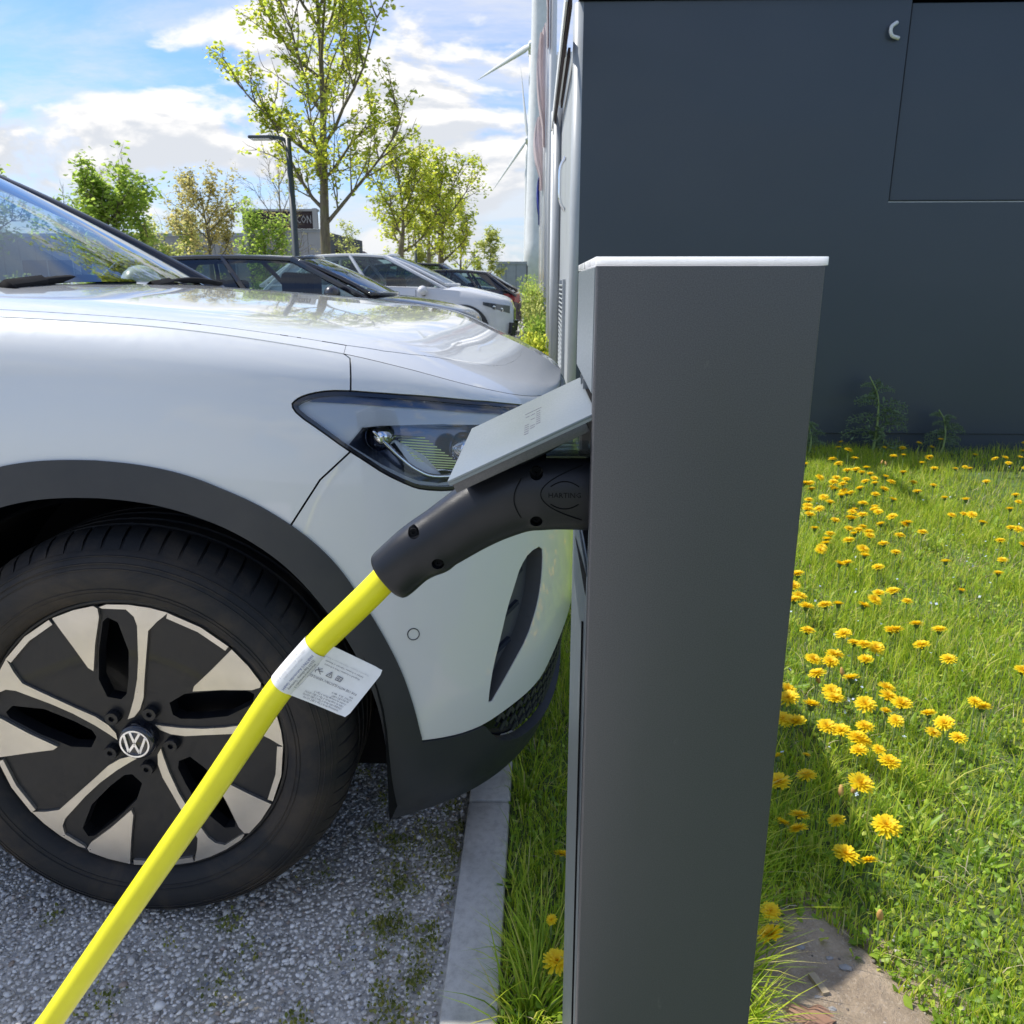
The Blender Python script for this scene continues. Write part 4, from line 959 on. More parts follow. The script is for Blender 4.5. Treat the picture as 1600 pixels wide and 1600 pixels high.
tag(mk('bare_earth', ([(a, b, z+.006*min(1, 4*d_)+.002+rr.uniform(-.002, .002)) for (a, b), z, d_ in zip(V2, nz, dd)], F2), M['earth'], smooth=True), kind='structure')
s = MT('earth_crumb', (.2, .17, .14), .9); s.col(s.ramp(s.attr(), [(0, (.12, .10, .08)), (.8, (.30, .26, .22)), (1, (.55, .53, .50))])); M['crumb'] = s.m
# kerb of single stones
s = MT('kerb_concrete', (.40, .40, .38), .85); s.col(s.mix(s.map(s.noise(7, 6, .65), .52, .75, 0, .55), s.ramp(s.noise(60, 6, .7), [(.25, (.41, .39, .35)), (.5, (.58, .56, .51)), (.8, (.67, .65, .60))]), (.25, .25, .20))); s.bump(s.noise(300, 4, .7), .5, .0015); M['kerb'] = s.m
kerb = bpy.data.objects.new('kerb', None); COL.objects.link(kerb); tag(kerb, kind='structure')
kj = [-3.46, -2.45, -1.44, -.43, .58, 1.545, 2.55]+[2.55+1.01*i for i in range(1, 43)]
for a, b in zip(kj[:-1], kj[1:]):
    dz = rnd.uniform(-.003, .003); mk('kerb_stone', box(KX0+rnd.uniform(0, .003), KX1+rnd.uniform(-.003, 0), a+.003, b-.004, -.12, .024+dz, .006), M['kerb'], kerb, angle=40)
# ---------------------------------------------------------------- gravel: every stone real geometry near the lens
def rotmats(n, R):
    q = R.normal(size=(n, 4)); q /= np.linalg.norm(q, axis=1, keepdims=True); w, x, y, z = q.T
    return np.stack([np.stack([1-2*(y*y+z*z), 2*(x*y-z*w), 2*(x*z+y*w)], -1), np.stack([2*(x*y+z*w), 1-2*(x*x+z*z), 2*(y*z-x*w)], -1), np.stack([2*(x*z-y*w), 2*(y*z+x*w), 1-2*(x*x+y*y)], -1)], 1)
bm = bmesh.new(); bmesh.ops.create_icosphere(bm, subdivisions=1, radius=1); ICO = np.array([tuple(v.co) for v in bm.verts]); ICF = np.array([[v.index for v in f.verts] for f in bm.faces]); bm.free()
def stones(name, X, Y, Z, size, R, mat, flat=.6):
    n = len(X); sc = size[:, None]*R.uniform(.6, 1.3, (n, 3))*np.array([1, 1, .8]); jit = R.uniform(.75, 1.25, (n, len(ICO), 1))
    V = ICO[None]*jit*sc[:, None, :]; V = np.einsum('nij,nkj->nki', rotmats(n, R), V); V[:, :, 2] *= flat; V += np.stack([X, Y, Z], -1)[:, None, :]
    Fi = (ICF[None]+np.arange(n)[:, None, None]*len(ICO)).ravel(); c = np.repeat(R.uniform(0, 1, n), len(ICO))
    return npmesh(name, V.reshape(-1, 3), Fi, 3, mat, colr=c)
s = MT('gravel_stone', (.4, .4, .4), .75); a_ = s.attr(); s.col(s.mix(.15, s.ramp(a_, [(0, (.20, .20, .205)), (.12, (.54, .515, .465)), (.5, (.80, .765, .70)), (.82, (.87, .84, .78)), (.93, (.88, .86, .82)), (.965, (.40, .28, .19)), (1, (.20, .24, .30))]), (.76, .72, .65), 'MIX')); M['stone'] = s.m
s.n  # stones keep most of their own colour
for l_ in list(s.l):
    pass
R = np.random.RandomState(3)
def scatter(x0, x1, y0, y1, pitch, R, jit=.5):
    xs, ys = np.meshgrid(np.arange(x0, x1, pitch), np.arange(y0, y1, pitch)); xs = xs.ravel(); ys = ys.ravel()
    return xs+R.uniform(-jit, jit, xs.shape)*pitch, ys+R.uniform(-jit, jit, xs.shape)*pitch
xs, ys = scatter(-1.25, KX0-.004, .93, 2.15, .0078, R); keep = ~((xs < -.95) & (ys > 1.75)); xs, ys = xs[keep], ys[keep]
zs = R.uniform(-.009, .0005, xs.shape)+.0025*np.sin(xs*9)*np.sin(ys*7); sz = R.uniform(.0022, .0056, xs.shape)*(1+.7*(R.uniform(0, 1, xs.shape) > .95))
tag(stones('gravel', xs, ys, zs, sz, R, M['stone']), 'pale grey gravel under and beside the white car', 'gravel', kind='stuff')
xs, ys = scatter(-3.4, KX0-.006, -.6, 5.2, .019, R); k = ~((xs > -1.25) & (ys > .93) & (ys < 2.15)); xs, ys = xs[k], ys[k]
tag(stones('gravel', xs, ys, R.uniform(-.009, .0, xs.shape), R.uniform(.005, .009, xs.shape), R, M['stone']), 'coarser grey gravel of the car park further from the post', 'gravel', kind='stuff')
# moss and small weeds between the stones
s = MT('moss', (.10, .13, .02), .9); s.col(s.ramp(s.attr(), [(0, (.08, .11, .025)), (.5, (.22, .25, .05)), (1, (.42, .38, .10))])); s.translucent(.3, (.35, .38, .08)); M['moss'] = s.m
def leaves(name, P, size, mat, R, width=.5, up=.5, stuff=True, droop=.0, parent=None, lab=None, cat=None, yawdir=None, cup=.25):
    """leaf-shaped blades: each a kite of two triangles folded along its midrib"""
    n = len(P); size = np.broadcast_to(size, (n,)); az = R.uniform(0, 2*pi, n) if yawdir is None else yawdir; el = np.clip(R.normal(up, .45, n), -1.2, 1.4)
    d = np.stack([np.cos(az)*np.cos(el), np.sin(az)*np.cos(el), np.sin(el)], -1)
    w = np.stack([-np.sin(az), np.cos(az), R.normal(0, .25, n)], -1); w /= np.linalg.norm(w, axis=1, keepdims=True); nn = np.cross(w, d)
    L_ = size[:, None]; a = P; tip = P+d*L_; mid = P+d*L_*.5; l = mid+w*L_*width*.5+nn*L_*cup*width; r = mid-w*L_*width*.5+nn*L_*cup*width
    l2 = P+d*L_*.82+w*L_*width*.32+nn*L_*cup*width*.4; r2 = P+d*L_*.82-w*L_*width*.32+nn*L_*cup*width*.4
    V = np.stack([a, r, r2, tip, l2, l], 1).reshape(-1, 3); b = np.arange(n)[:, None]*6
    Fi = np.concatenate([b+0, b+1, b+2, b+0, b+2, b+3, b+0, b+3, b+4, b+0, b+4, b+5], 1).ravel(); c = np.repeat(R.uniform(0, 1, n), 6)
    o = npmesh(name, V, Fi, 3, mat, parent, c)
    if stuff: tag(o, kind='stuff')
    if lab: tag(o, lab, cat)
    return o
mp = []
for k in range(150):
    cx_ = KX0-.008-abs(R.normal(0, .09)) if k % 3 else R.uniform(-.9, KX0); cy_ = R.uniform(.98, 2.0); m = R.randint(8, 60); r_ = R.uniform(.006, .022)
    mp.append(np.stack([cx_+R.normal(0, r_, m), cy_+R.normal(0, r_*1.2, m), R.uniform(-.003, .006, m)], -1))
mp = np.concatenate(mp); mp = mp[mp[:, 0] < KX0-.003]
leaves('moss', mp, R.uniform(.004, .010, len(mp)), M['moss'], R, .7, .9, lab='tufts of green and ochre moss between the gravel stones along the kerb', cat='moss')
# ---------------------------------------------------------------- lawn
s = MT('grass_blade', (.10, .2, .03), .5, spec=.3); gc = s.ramp(s.attr(), [(0, (.17, .28, .03)), (.45, (.37, .52, .04)), (.8, (.58, .65, .06)), (.95, (.68, .64, .16)), (1, (.62, .56, .30))]); s.col(gc); s.translucent(.5, s.mix(1.0, gc, (1.3, 1.3, 1.1), 'MULTIPLY')); M['grass'] = s.m
s = MT('broad_leaf', (.08, .16, .03), .45, spec=.4); gc = s.ramp(s.attr(), [(0, (.14, .25, .03)), (.5, (.28, .44, .045)), (.9, (.46, .57, .07)), (1, (.55, .58, .14))]); s.col(gc); s.translucent(.42, s.mix(1.0, gc, (1.3, 1.3, 1.1), 'MULTIPLY')); M['leafy'] = s.m
s = MT('dry_grass', (.4, .34, .2), .8); s.col(s.ramp(s.attr(), [(0, (.22, .17, .09)), (1, (.50, .44, .28))])); M['dry'] = s.m
def blades(name, x, y, h, R, mat, wd=.0028, lean=.45, seg=3, lab=None, azb=None, stuff=True):
    n = len(x); z = lawn_z(x, y); az = R.uniform(0, 2*pi, n) if azb is None else azb; bend = np.abs(R.normal(lean, .25, n)); fa = az+R.normal(pi/2, .5, n)
    d = np.stack([np.cos(az), np.sin(az)], -1); fw = np.stack([np.cos(fa), np.sin(fa)], -1); V = []
    w0 = wd*R.uniform(.7, 1.3, n)
    for k in range(seg+1):
        t = k/seg; hz_ = h*(t-.25*bend*t*t); off = h*bend*t*t*.9; w = w0*(1-t**1.6)*.5 if k < seg else np.zeros(n)
        P = np.stack([x+d[:, 0]*off, y+d[:, 1]*off, z+hz_], -1)
        if k < seg: V += [np.concatenate([P[:, :2]+fw*w[:, None], P[:, 2:]], 1), np.concatenate([P[:, :2]-fw*w[:, None], P[:, 2:]], 1)]
        else: V += [P]
    nv = len(V); V = np.stack(V, 1).reshape(-1, 3); b = np.arange(n)[:, None]*nv; F = []
    for k in range(seg-1): i = 2*k; F += [b+i, b+i+1, b+i+3, b+i, b+i+3, b+i+2]
    i = 2*(seg-1); F += [b+i, b+i+1, b+i+2]
    o = npmesh(name, V, np.concatenate(F, 1).ravel(), 3, mat, colr=np.repeat(R.uniform(0, 1, n), nv))
    if stuff: tag(o, kind='stuff')
    if lab: tag(o, lab, 'grass')
    return o
def lawnpts(n, x0, x1, y0, y1, R, pw=1.):
    x = R.uniform(x0, x1, n); y = y0+(y1-y0)*R.uniform(0, 1, n)**pw
    k = (dirt_w(x, y) < R.uniform(.0, .5, n)) & ~((x > BX0-.003) & (x < BX1+.003) & (y > BY0-.003) & (y < BY1+.003)); return x[k], y[k]
R = np.random.RandomState(8)
x, y = lawnpts(125000, KX1+.004, 2.6, .8, 5.74, R, 1.6)
patch = .5+.5*np.sin(x*5.1+2*np.sin(y*2.3))*np.cos(y*4.1+1.2*np.sin(x*3)); h = (.03+.07*patch**1.3)*R.uniform(.4, 1.45, len(x)); h = h*np.where((x < .0) & (y < 3.2), 1.25, 1)
blades('grass', x, y, h, R, M['grass'], lab='green lawn grass round the post and in front of the dark wall')
x, y = lawnpts(30000, 2.6, 6, .6, 5.74, R, 1.1); blades('grass', x, y, R.uniform(.03, .1, len(x)), R, M['grass'], wd=.004, seg=2, lab='lawn grass further right along the dark wall')
# long tufts
tx = []; ty = []; th = []; ta = []
for cx_, cy_, n, hh, sp in ((.355, 1.42, 200, .17, .035), (.335, 1.20, 230, .15, .028), (.325, 1.08, 220, .13, .022), (.31, .99, 200, .11, .02), (.44, 1.52, 90, .16, .05), (.02, 1.10, 130, .12, .035), (-.02, 1.60, 60, .15, .03), (0.0, 1.0, 110, .12, .03), (.40, 1.33, 130, .13, .03), (.42, 1.80, 90, .13, .05), (.60, 2.1, 50, .13, .06), (.52, 1.42, 90, .10, .05)):
    tx.append(cx_+R.normal(0, sp, n)); ty.append(cy_+R.normal(0, sp, n)); th.append(hh*R.uniform(.45, 1.1, n))
    ta.append(np.arctan2(ty[-1]-cy_, tx[-1]-cx_)+R.normal(0, .5, n))
for k in range(260):
    cx_ = R.uniform(.1, 2.6); cy_ = R.uniform(1.5, 5.7); n = R.randint(12, 34); hh = R.uniform(.08, .15); tx.append(cx_+R.normal(0, .03, n)); ty.append(cy_+R.normal(0, .03, n)); th.append(hh*R.uniform(.5, 1.1, n)); ta.append(R.uniform(0, 2*pi, n))
x, y, h, az = map(np.concatenate, (tx, ty, th, ta)); k = (x > KX1+.002) & (y < 5.72) & ~((x > BX0-.004) & (x < BX1+.004) & (y < BY1+.004)); x, y, h, az = x[k], y[k], h[k], az[k]
blades('grass_tufts', x, y, h, R, M['grass'], wd=.0042, lean=.85, seg=4, azb=az, lab='long arching grass tufts at the foot of the post and through the lawn')
x, y = lawnpts(6500, KX1+.01, 2.6, .85, 5.7, R); blades('dry_grass', x, y, R.uniform(.02, .07, len(x)), R, M['dry'], wd=.003, lean=1.1, lab='dry straw-coloured stalks lying in the lawn')
# broad-leaved ground cover (rosettes, clover)
x, y = lawnpts(36000, KX1+.004, 2.4, .82, 5.72, R, 2.1); P = np.stack([x, y, lawn_z(x, y)+R.uniform(.002, .035, len(x))], -1)
leaves('clover', P, R.uniform(.006, .017, len(P)), M['leafy'], R, .75, .5, lab='small round clover leaves between the grass', cat='clover')
rp = []; ra_ = []; rs = []
ros = [(.0, 1.18), (.03, 1.42), (-.02, 1.30), (.0, 1.75), (.03, 2.1), (.40, 1.50), (.48, 1.40), (.52, 1.52), (.62, 1.38), (.28, 1.55)]+[(R.uniform(.25, 2.4), 1.4+4.2*R.uniform(0, 1)**1.3) for _ in range(150)]
for cx_, cy_ in ros:
    m = R.randint(7, 14); a = R.uniform(0, 2*pi, m); rp.append(np.stack([cx_+.006*np.cos(a), cy_+.006*np.sin(a), np.full(m, float(lawn_z(cx_, cy_))+.006)], -1)); ra_.append(a); rs.append(R.uniform(.03, .06, m))
rp, ra_, rs = map(np.concatenate, (rp, ra_, rs)); k = (rp[:, 0] > KX1+.01) & (dirt_w(rp[:, 0], rp[:, 1]) < .3) & ~((rp[:, 1] < 1.3) & (rp[:, 0] > .7)); leaves('weed_rosettes', rp[k], rs[k], M['leafy'], R, .23, .5, yawdir=ra_[k], lab='long toothed dandelion leaves spreading low in the lawn', cat='weeds')

# crumbs, grit and stray leaves on the bare earth
R = np.random.RandomState(31); n = 1500; a = R.uniform(0, 2*pi, n); q = R.uniform(0, 1, n)**.5; x = .47+.27*q*np.cos(a); y = .93+.42*q*np.sin(a); k = (x > BX1+.02) & (y > .85); x, y = x[k], y[k]
tag(stones('earth_crumbs', x, y, lawn_z(x, y)+.006, R.uniform(.0008, .0034, len(x))*(1+1.2*(R.uniform(0, 1, len(x)) > .97)), R, M['crumb']), 'crumbs of earth and grit on the bare patch beside the post', 'grit', kind='stuff')
n = 420; a = R.uniform(0, 2*pi, n); q = R.uniform(.72, 1.12, n); P = np.stack([.47+.23*q*np.cos(a), .90+.40*q*np.sin(a), np.zeros(n)], -1); P[:, 2] = lawn_z(P[:, 0], P[:, 1])+R.uniform(.004, .012, n); P = P[P[:, 1] > .85]
leaves('creeping_weeds', P, R.uniform(.012, .028, len(P)), M['leafy'], R, .7, .25, lab='small creeping leaves spreading over the edge of the bare earth', cat='weeds')
# ---------------------------------------------------------------- dandelions
s = MT('dandelion_petal', (.86, .62, .01), .6); s.col(s.ramp(s.attr(), [(0, (.80, .42, .004)), (.35, (.86, .60, .008)), (1, (.92, .74, .015))])); s.translucent(.35, (.95, .72, .01)); M['petal'] = s.m
M['petal_orange'] = MT('dandelion_heart', (.80, .40, .004), .7).m
s = MT('flower_stem', (.22, .30, .10), .6); M['stem'] = s.m
M['bract'] = MT('flower_bract', (.09, .15, .04), .7).m
def head_mesh(seed, tight=0.):
    R = np.random.RandomState(seed); V = []; Fc = []; c = []
    for ring, (n, l, e, z) in enumerate(((26, 1., .05, .0), (24, .86, .28, .03), (20, .66, .55, .06), (16, .42, .85, .08), (10, .2, 1.2, .09))):
        for k in range(n):
            a = 2*pi*k/n+R.uniform(-.1, .1); L_ = l*R.uniform(.88, 1.08); el = e+R.normal(0, .08)+tight*.6; d = (cos(a)*cos(el), sin(a)*cos(el), sin(el)); w = .085*(.8+.3*l)
            t = (-sin(a), cos(a)); b = len(V); r0 = .06
            for q, ww in ((0, .5), (.55, 1.0), (.94, .95)):
                x, y, zz = d[0]*(r0+L_*q), d[1]*(r0+L_*q), z+d[2]*L_*q-.04*q*q; V += [(x-t[0]*w*ww, y-t[1]*w*ww, zz), (x+t[0]*w*ww, y+t[1]*w*ww, zz)]
            V.append((d[0]*(r0+L_*1.03), d[1]*(r0+L_*1.03), z+d[2]*L_-.045)); Fc += [(b, b+1, b+3, b+2), (b+2, b+3, b+5, b+4), (b+4, b+5, b+6)]
            c += [min(1, max(0, (l*.9+R.uniform(-.15, .15))))]*7
    V = np.array(V)*.5; me = bpy.data.meshes.new('flower_head'); me.from_pydata([tuple(v) for v in V], [], Fc); me.materials.append(M['petal']); me.update()
    at_ = me.attributes.new('rnd', 'FLOAT', 'POINT'); at_.data.foreach_set('value', np.array(c, dtype=np.float32)); return me
HEADS = [head_mesh(i, t) for i, t in ((1, 0), (2, .12), (3, .3), (4, 0))]
def mesh_of(g, mat, nm):
    me = bpy.data.meshes.new(nm); me.from_pydata([tuple(map(float, v)) for v in g[0]], [], g[1]); me.materials.append(mat); me.shade_smooth(); me.update(); return me
BRACT = mesh_of(lathe([(0, -.32), (.10, -.30), (.17, -.15), (.2, .0)], 8, ax='Z'), M['bract'], 'bract')
STEM = mesh_of(tube(spline([(0, 0, 0), (.03, 0, .4), (.01, .02, .75), (0, 0, 1)], 7), .045, 5), M['stem'], 'stem')
BUD = mesh_of(lathe([(0, -.5), (.22, -.4), (.28, 0), (.2, .35), (.14, .55), (0, .6)], 8, ax='Z'), MT('faded_flower', (.55, .32, .10), .8).m, 'bud')
def place(me, name, par, loc, sc, rot=(0, 0, 0)):
    o = bpy.data.objects.new(name, me); COL.objects.link(o); o.parent = par; o.location = loc; o.scale = sc; o.rotation_euler = rot; return o
def dandelion(px, py, label, d=.036, hz=.075, tilt=(.22, 0), g='dandelions in bloom across the lawn', bud=False):
    p = at(px, py, Z=hz) if py is not None else px
    if p.x < KX1+.01: return
    if BX0-.02 < p.x < BX1+.01 and p.y < BY1+.02: return
    z0 = float(lawn_z(p.x, p.y)); e = empty('dandelion', label, 'dandelion', (p.x, p.y, z0), g); hh = p.z-z0
    lean = Vector((rnd.uniform(-.015, .015), rnd.uniform(-.01, .02), 0))
    place(STEM, 'stem', e, -lean*.0, (.045, .045, hh-.004), (0, 0, rnd.uniform(0, 6)))
    rot = (tilt[0]+rnd.uniform(-.22, .22), tilt[1]+rnd.uniform(-.22, .22), rnd.uniform(0, 6))
    if bud: place(BUD, 'flower_bud', e, (0, 0, hh), (.022, .022, .024), rot)
    else:
        place(HEADS[rnd.randrange(4)], 'flower_head', e, (0, 0, hh), (d, d, d), rot); place(BRACT, 'bract', e, (0, 0, hh), (d, d, d), rot)
    return e
near_ = [(1203, 1461, 'large wide-open dandelion at the foot of the post, the lower of a close pair', .043, .085, (.35, -.1)), (1204, 1424, 'smaller dandelion just above the large one at the foot of the post', .032, .085, (.3, 0)),
 (1223, 1286, 'left dandelion of a tight cluster of three beside the post', .036, .08, (.2, -.3)), (1249, 1274, 'top dandelion of a tight cluster of three beside the post', .038, .09, (.1, .1)), (1247, 1295, 'lower dandelion of a tight cluster of three beside the post', .036, .085, (.35, 0)),
 (1307, 1282, 'small half-open dandelion in the shadow edge right of the cluster of three', .032, .07, (-.2, .2)), (1358, 1345, 'bright dandelion tilted to the right at the sunlit edge of the shadow', .034, .07, (-.1, -.6)),
 (1260, 1211, 'round orange-hearted dandelion above the cluster of three', .040, .08, (.15, 0)), (1213, 1183, 'dandelion seen edge-on half hidden by the post', .034, .08, (0, .9)),
 (880, 1336, 'dandelion peeping out left of the post between kerb and metal', .036, .08, (0, .6)), (862, 1437, 'small dandelion among dark leaves left of the post', .018, .07, (.2, 0)), (870, 1502, 'large dandelion left of the post near the kerb', .040, .08, (.2, .3)),
 (1342, 1173, 'wide dandelion at the front of a group of four in the sun', .038, .08, (0, 0)), (1373, 1171, 'dandelion right of the group of four in the sun', .028, .08, (0, .1)), (1384, 1111, 'dandelion near the right edge with ragged petals', .027, .08, (.1, 0)),
 (1260, 1180, 'half-open small dandelion with a dark calyx', .018, .07, (0, .2))]
for px, py, lb, d, hz_, tl in near_: dandelion(px, py, lb, d*1.1, hz_, tl)
mid = [(1338, 1152), (1345, 1157), (1314, 1141), (1268, 1101), (1300, 1081), (1232, 1077), (1232, 1090), (1223, 1123), (1369, 1012), (1304, 1023), (1298, 1034), (1271, 1030),
 (1289, 945), (1310, 944), (1350, 946), (1367, 937), (1260, 948), (1240, 937), (1249, 932), (1240, 915), (1246, 897), (1372, 887), (1282, 860), (1359, 837), (1326, 844), (1335, 834), (1348, 823), (1376, 819), (1394, 807), (1305, 813), (1332, 810), (1332, 800), (1348, 787), (1368, 773), (1280, 795), (1287, 777), (1297, 785), (1329, 770), (1315, 774), (1305, 764), (1264, 781), (1268, 764), (1257, 755),
 (1258, 726), (1281, 746), (1256, 754), (1301, 717), (1310, 724), (1324, 735), (1336, 716), (1337, 734), (1347, 738), (1354, 731), (1317, 756), (1367, 755), (1396, 713), (1326, 703), (1352, 752), (1384, 745)]
R = np.random.RandomState(5)
mid += [(float(R.uniform(1262, 1398)), float(R.uniform(728, 860))) for _ in range(26)]+[(1216, 1222), (1243, 1128), (1330, 1060), (1385, 1075), (1292, 1135), (1352, 1100), (1392, 985), (1262, 985), (1318, 990), (1345, 1225), (1390, 1190), (1322, 1335), (1385, 1290)]
for px, py in mid:
    hz_ = .12 if py < 760 else .085
    dandelion(px, py, 'yellow dandelion among many in the sunlit lawn', rnd.uniform(.045, .055), hz_)
R = np.random.RandomState(21)
for k in range(135):
    y_ = 1.7+3.9*R.uniform(0, 1); x_ = R.uniform(.36, .70)*y_+.05; 
    if k > 125: x_ = R.uniform(.05, .3)*y_
    dandelion(Vector((x_, y_, .08+R.uniform(0, .04))), None, 'yellow dandelion among many in the sunlit lawn', rnd.uniform(.036, .05))
for px, py in ((790, 1485), (1314, 1236), (1316, 1050), (1279, 1062), (1335, 1232), (1378, 722), (1384, 724), (1375, 1430)):
    dandelion(px, py, 'faded brown closed dandelion head on a pale stem', hz=.07, bud=True, g='faded dandelion heads')
# small pale blue-white flowers
SPD = mesh_of(([(0, 0, 0)]+[(cos(a)*r, sin(a)*r, .12) for k in range(4) for a, r in ((k*pi/2-.5, .7), (k*pi/2, 1.), (k*pi/2+.5, .7))], [(0, 3*k+1, 3*k+2, 3*k+3) for k in range(4)]), MT('speedwell_petal', (.62, .72, .90), .6).m, 'speedwell')
for k in range(150):
    if k < 110: y_ = 1.7+2.6*R.uniform(0, 1)**1.2; x_ = R.uniform(.30, .62)*y_
    else: y_ = R.uniform(1.5, 5); x_ = R.uniform(.3, .9)*y_*.8
    z_ = float(lawn_z(x_, y_))+R.uniform(.04, .065); o = bpy.data.objects.new('speedwell_flower', SPD); COL.objects.link(o); o.location = (x_, y_, z_); sc = R.uniform(.0035, .006); o.scale = (sc,)*3; o.rotation_euler = (R.normal(0, .5), R.normal(0, .5), R.uniform(0, 6))
    tag(o, 'tiny pale blue flower in the lawn between the dandelions', 'flower', 'tiny pale blue flowers')
# dead leaf and wood chip on the bare earth
p = at(1262, 1592, Z=.012)
a_ = np.linspace(0, 2*pi, 19)[:-1]; V = [(p.x, p.y, .020)]+[(p.x+.042*cos(a)*(1+.16*cos(5*a)), p.y+.028*sin(a)*(1+.2*sin(3*a)), .010+.008*abs(sin(2.3*a))) for a in a_]
s = plain('dead_leaf', (.30, .17, .11), .75, .1, 40); M['dead'] = s.m
tag(mk('fallen_leaf', (V, [(0, i+1, (i+1) % 18+1) for i in range(18)]), M['dead'], smooth=True), 'reddish brown fallen leaf on the bare earth beside the post', 'leaf')
s = plain('weathered_wood', (.38, .31, .21), .8, .08, 60); M['wood'] = s.m
p, q = at(1268, 1522, Z=.014), at(1291, 1553, Z=.014); tag(mk('wood_chip', bar(p, q, .012, .006), M['wood']), 'pale splinter of wood lying on the bare earth', 'wood chip')
for i, (px, py, sz_) in enumerate(((1278, 1558, .006), (1320, 1512, .008), (1296, 1497, .005), (1300, 1577, .006), (1250, 1480, .006))):
    p = at(px, py, Z=.01); V = ICO*np.array([sz_*1.6, sz_, sz_*.5])*np.random.RandomState(i).uniform(.8, 1.2, (12, 1))+np.array(p)
    tag(mk('pebble', (V, [tuple(f) for f in ICF]), M['stone']), 'small pale pebble on the bare earth beside the post', 'pebble', 'pebbles on the bare earth')
# ferny weed growing against the dark wall
s = MT('fern_leaf', (.17, .25, .12), .7); s.translucent(.3, (.2, .3, .12)); M['fern'] = s.m
def fern(px, pyb, pyt, Y, label, seed):
    R = np.random.RandomState(seed); b = at(px, pyb, Y=Y); t = at(px-3, pyt, Y=Y); b.z = float(lawn_z(b.x, Y)); e = empty('fern_weed', label, 'weed', (b.x, Y, b.z)); H_ = t.z-b.z
    st = spline([b, b+Vector((.01, 0, H_*.4)), b+Vector((-.005, .01, H_*.75)), t], 14); mk('stem', tube(st, np.linspace(.011, .003, 14), 6), M['stem'], e, smooth=True)
    P = []; A = []; S_ = []; G = []
    for k in range(15):
        f = .12+.85*k/15; o = Vector(st[int(f*13)]); a = R.uniform(0, 2*pi) if k % 2 else R.uniform(-.3, .3)+pi*(k//2 % 2); L_ = H_*(.42 if f < .5 else .36*(1.25-f)/.5*.8)*R.uniform(.8, 1.1)
        pts = [o+Vector((cos(a)*L_*q, sin(a)*L_*q*.35, L_*(.5*q-.55*q*q))) for q in np.linspace(0, 1, 9)]; G.append(tube(pts, .0025, 4))
        for q in range(1, 9):
            for sd_ in (-1, 1):
                pp = pts[q]; l2 = L_*.30*(1-.6*q/9); tip = pp+Vector((cos(a)*.3*l2, sin(a)*.3*l2, 0))+Vector((0, .3*sd_*l2, sd_*l2*.8-.25*l2))
                for r in range(3): P.append(tuple(pp.lerp(tip, (r+.5)/3))); S_.append(l2*.8)
                G.append(tube([pp, tip], .0015, 3))
    mk('leaf_rib', join(*G), M['fern'], e); tag(leaves('leaflets', np.array(P), np.array(S_), M['fern'], R, .4, .1, parent=e), kind='stuff')
fern(1362, 715, 588, 5.55, 'tall feathery weed with tiered fronds against the dark wall', 5)
fern(1262, 715, 655, 5.5, 'low feathery weed half hidden by the post before the dark wall', 9)
fern(1470, 712, 640, 5.6, 'feathery weed beside the wall at the far right', 12)

# ---------------------------------------------------------------- dark building on the right
WY = 5.762; WX = .238
x0p = at(1388, 316, Y=WY)
bld = empty('metal_building', 'dark blue-grey metal-clad flat-roofed building with a pale narrow side', 'building', (4, 8, 0))
mk('wall', join(box(WX+.02, x0p.x, WY, WY+.12, .11, 2.86), box(x0p.x, 5.2, WY, WY+.12, .11, 1.53-.0)), M['wall'], bld)
x0p = at(1388, 316, Y=WY); 
mk('wall_plinth', box(WX+.02, 9, WY+.012, WY+.12, -.1, .105), M['wall'], bld)
mk('hatch_panel', box(x0p.x+.012, 5.18, WY+.018, WY+.10, x0p.z+.012, 2.84, .004), M['wall'], bld)
mk('wall', join(box(x0p.x, x0p.x, WY, WY+.12, 1.53, 2.86), box(x0p.x, 5.2, WY, WY+.12, 1.53, x0p.z)), M['wall'], bld)
mk('wall', box(5.206, 9, WY, WY+.12, .11, 2.86), M['wall'], bld)
mk('roof_edge', box(WX+.01, 9.03, WY-.02, WY+.16, 2.862, 2.90, .004), M['void'], bld)
mk('roof', box(WX+.03, 9, WY+.16, 10.4, 2.80, 2.88), M['greymetal'], bld)
pc = at(1396, 46, Y=WY-.02); mk('cable_loop', tube(spline([(pc.x+.02, WY-.02, pc.z+.04), (pc.x-.018, WY-.03, pc.z+.01), (pc.x-.01, WY-.03, pc.z-.035), (pc.x+.04, WY-.02, pc.z-.05)], 12), .012, 6), M['whitemetal'], bld, smooth=True)
# pale narrow side: corner post, door leaf with handle, louvre, frames
mk('corner_post', tube([(WX+.03, WY+.05, 0), (WX+.03, WY+.05, 2.86)], .052, 16), M['facade'], bld, smooth=True)
mk('side_wall', box(WX+.02, WX+.08, WY+.08, 10.4, 0, 2.86), M['facade'], bld)
mk('door_leaf', box(WX-.004, WX+.02, WY+.35, 8.9, .3, 2.75, .004), M['facade'], bld)
hp = [at(880, q, X=WX-.045) for q in (245, 262, 290, 315, 330)]; yy = 7.4
zz_ = [CH+(at(880, q, X=WX-.045).z-CH)/at(880, q, X=WX-.045).y*yy for q in (245, 330)]
mk('door_handle', tube(spline([(WX-.004, yy, zz_[0]), (WX-.05, yy, zz_[0]-.08), (WX-.055, yy, (zz_[0]+zz_[1])/2), (WX-.05, yy, zz_[1]+.08), (WX-.004, yy, zz_[1])], 14), .014, 8), M['chrome'], bld, smooth=True)
for k in range(22):
    z = .33+k*.038; mk('louvre_slat', bar((WX-.02, 7.0, z), (WX-.02, 8.0, z), .028, .010, up=(.6, 0, .8)), M['facade'], bld)
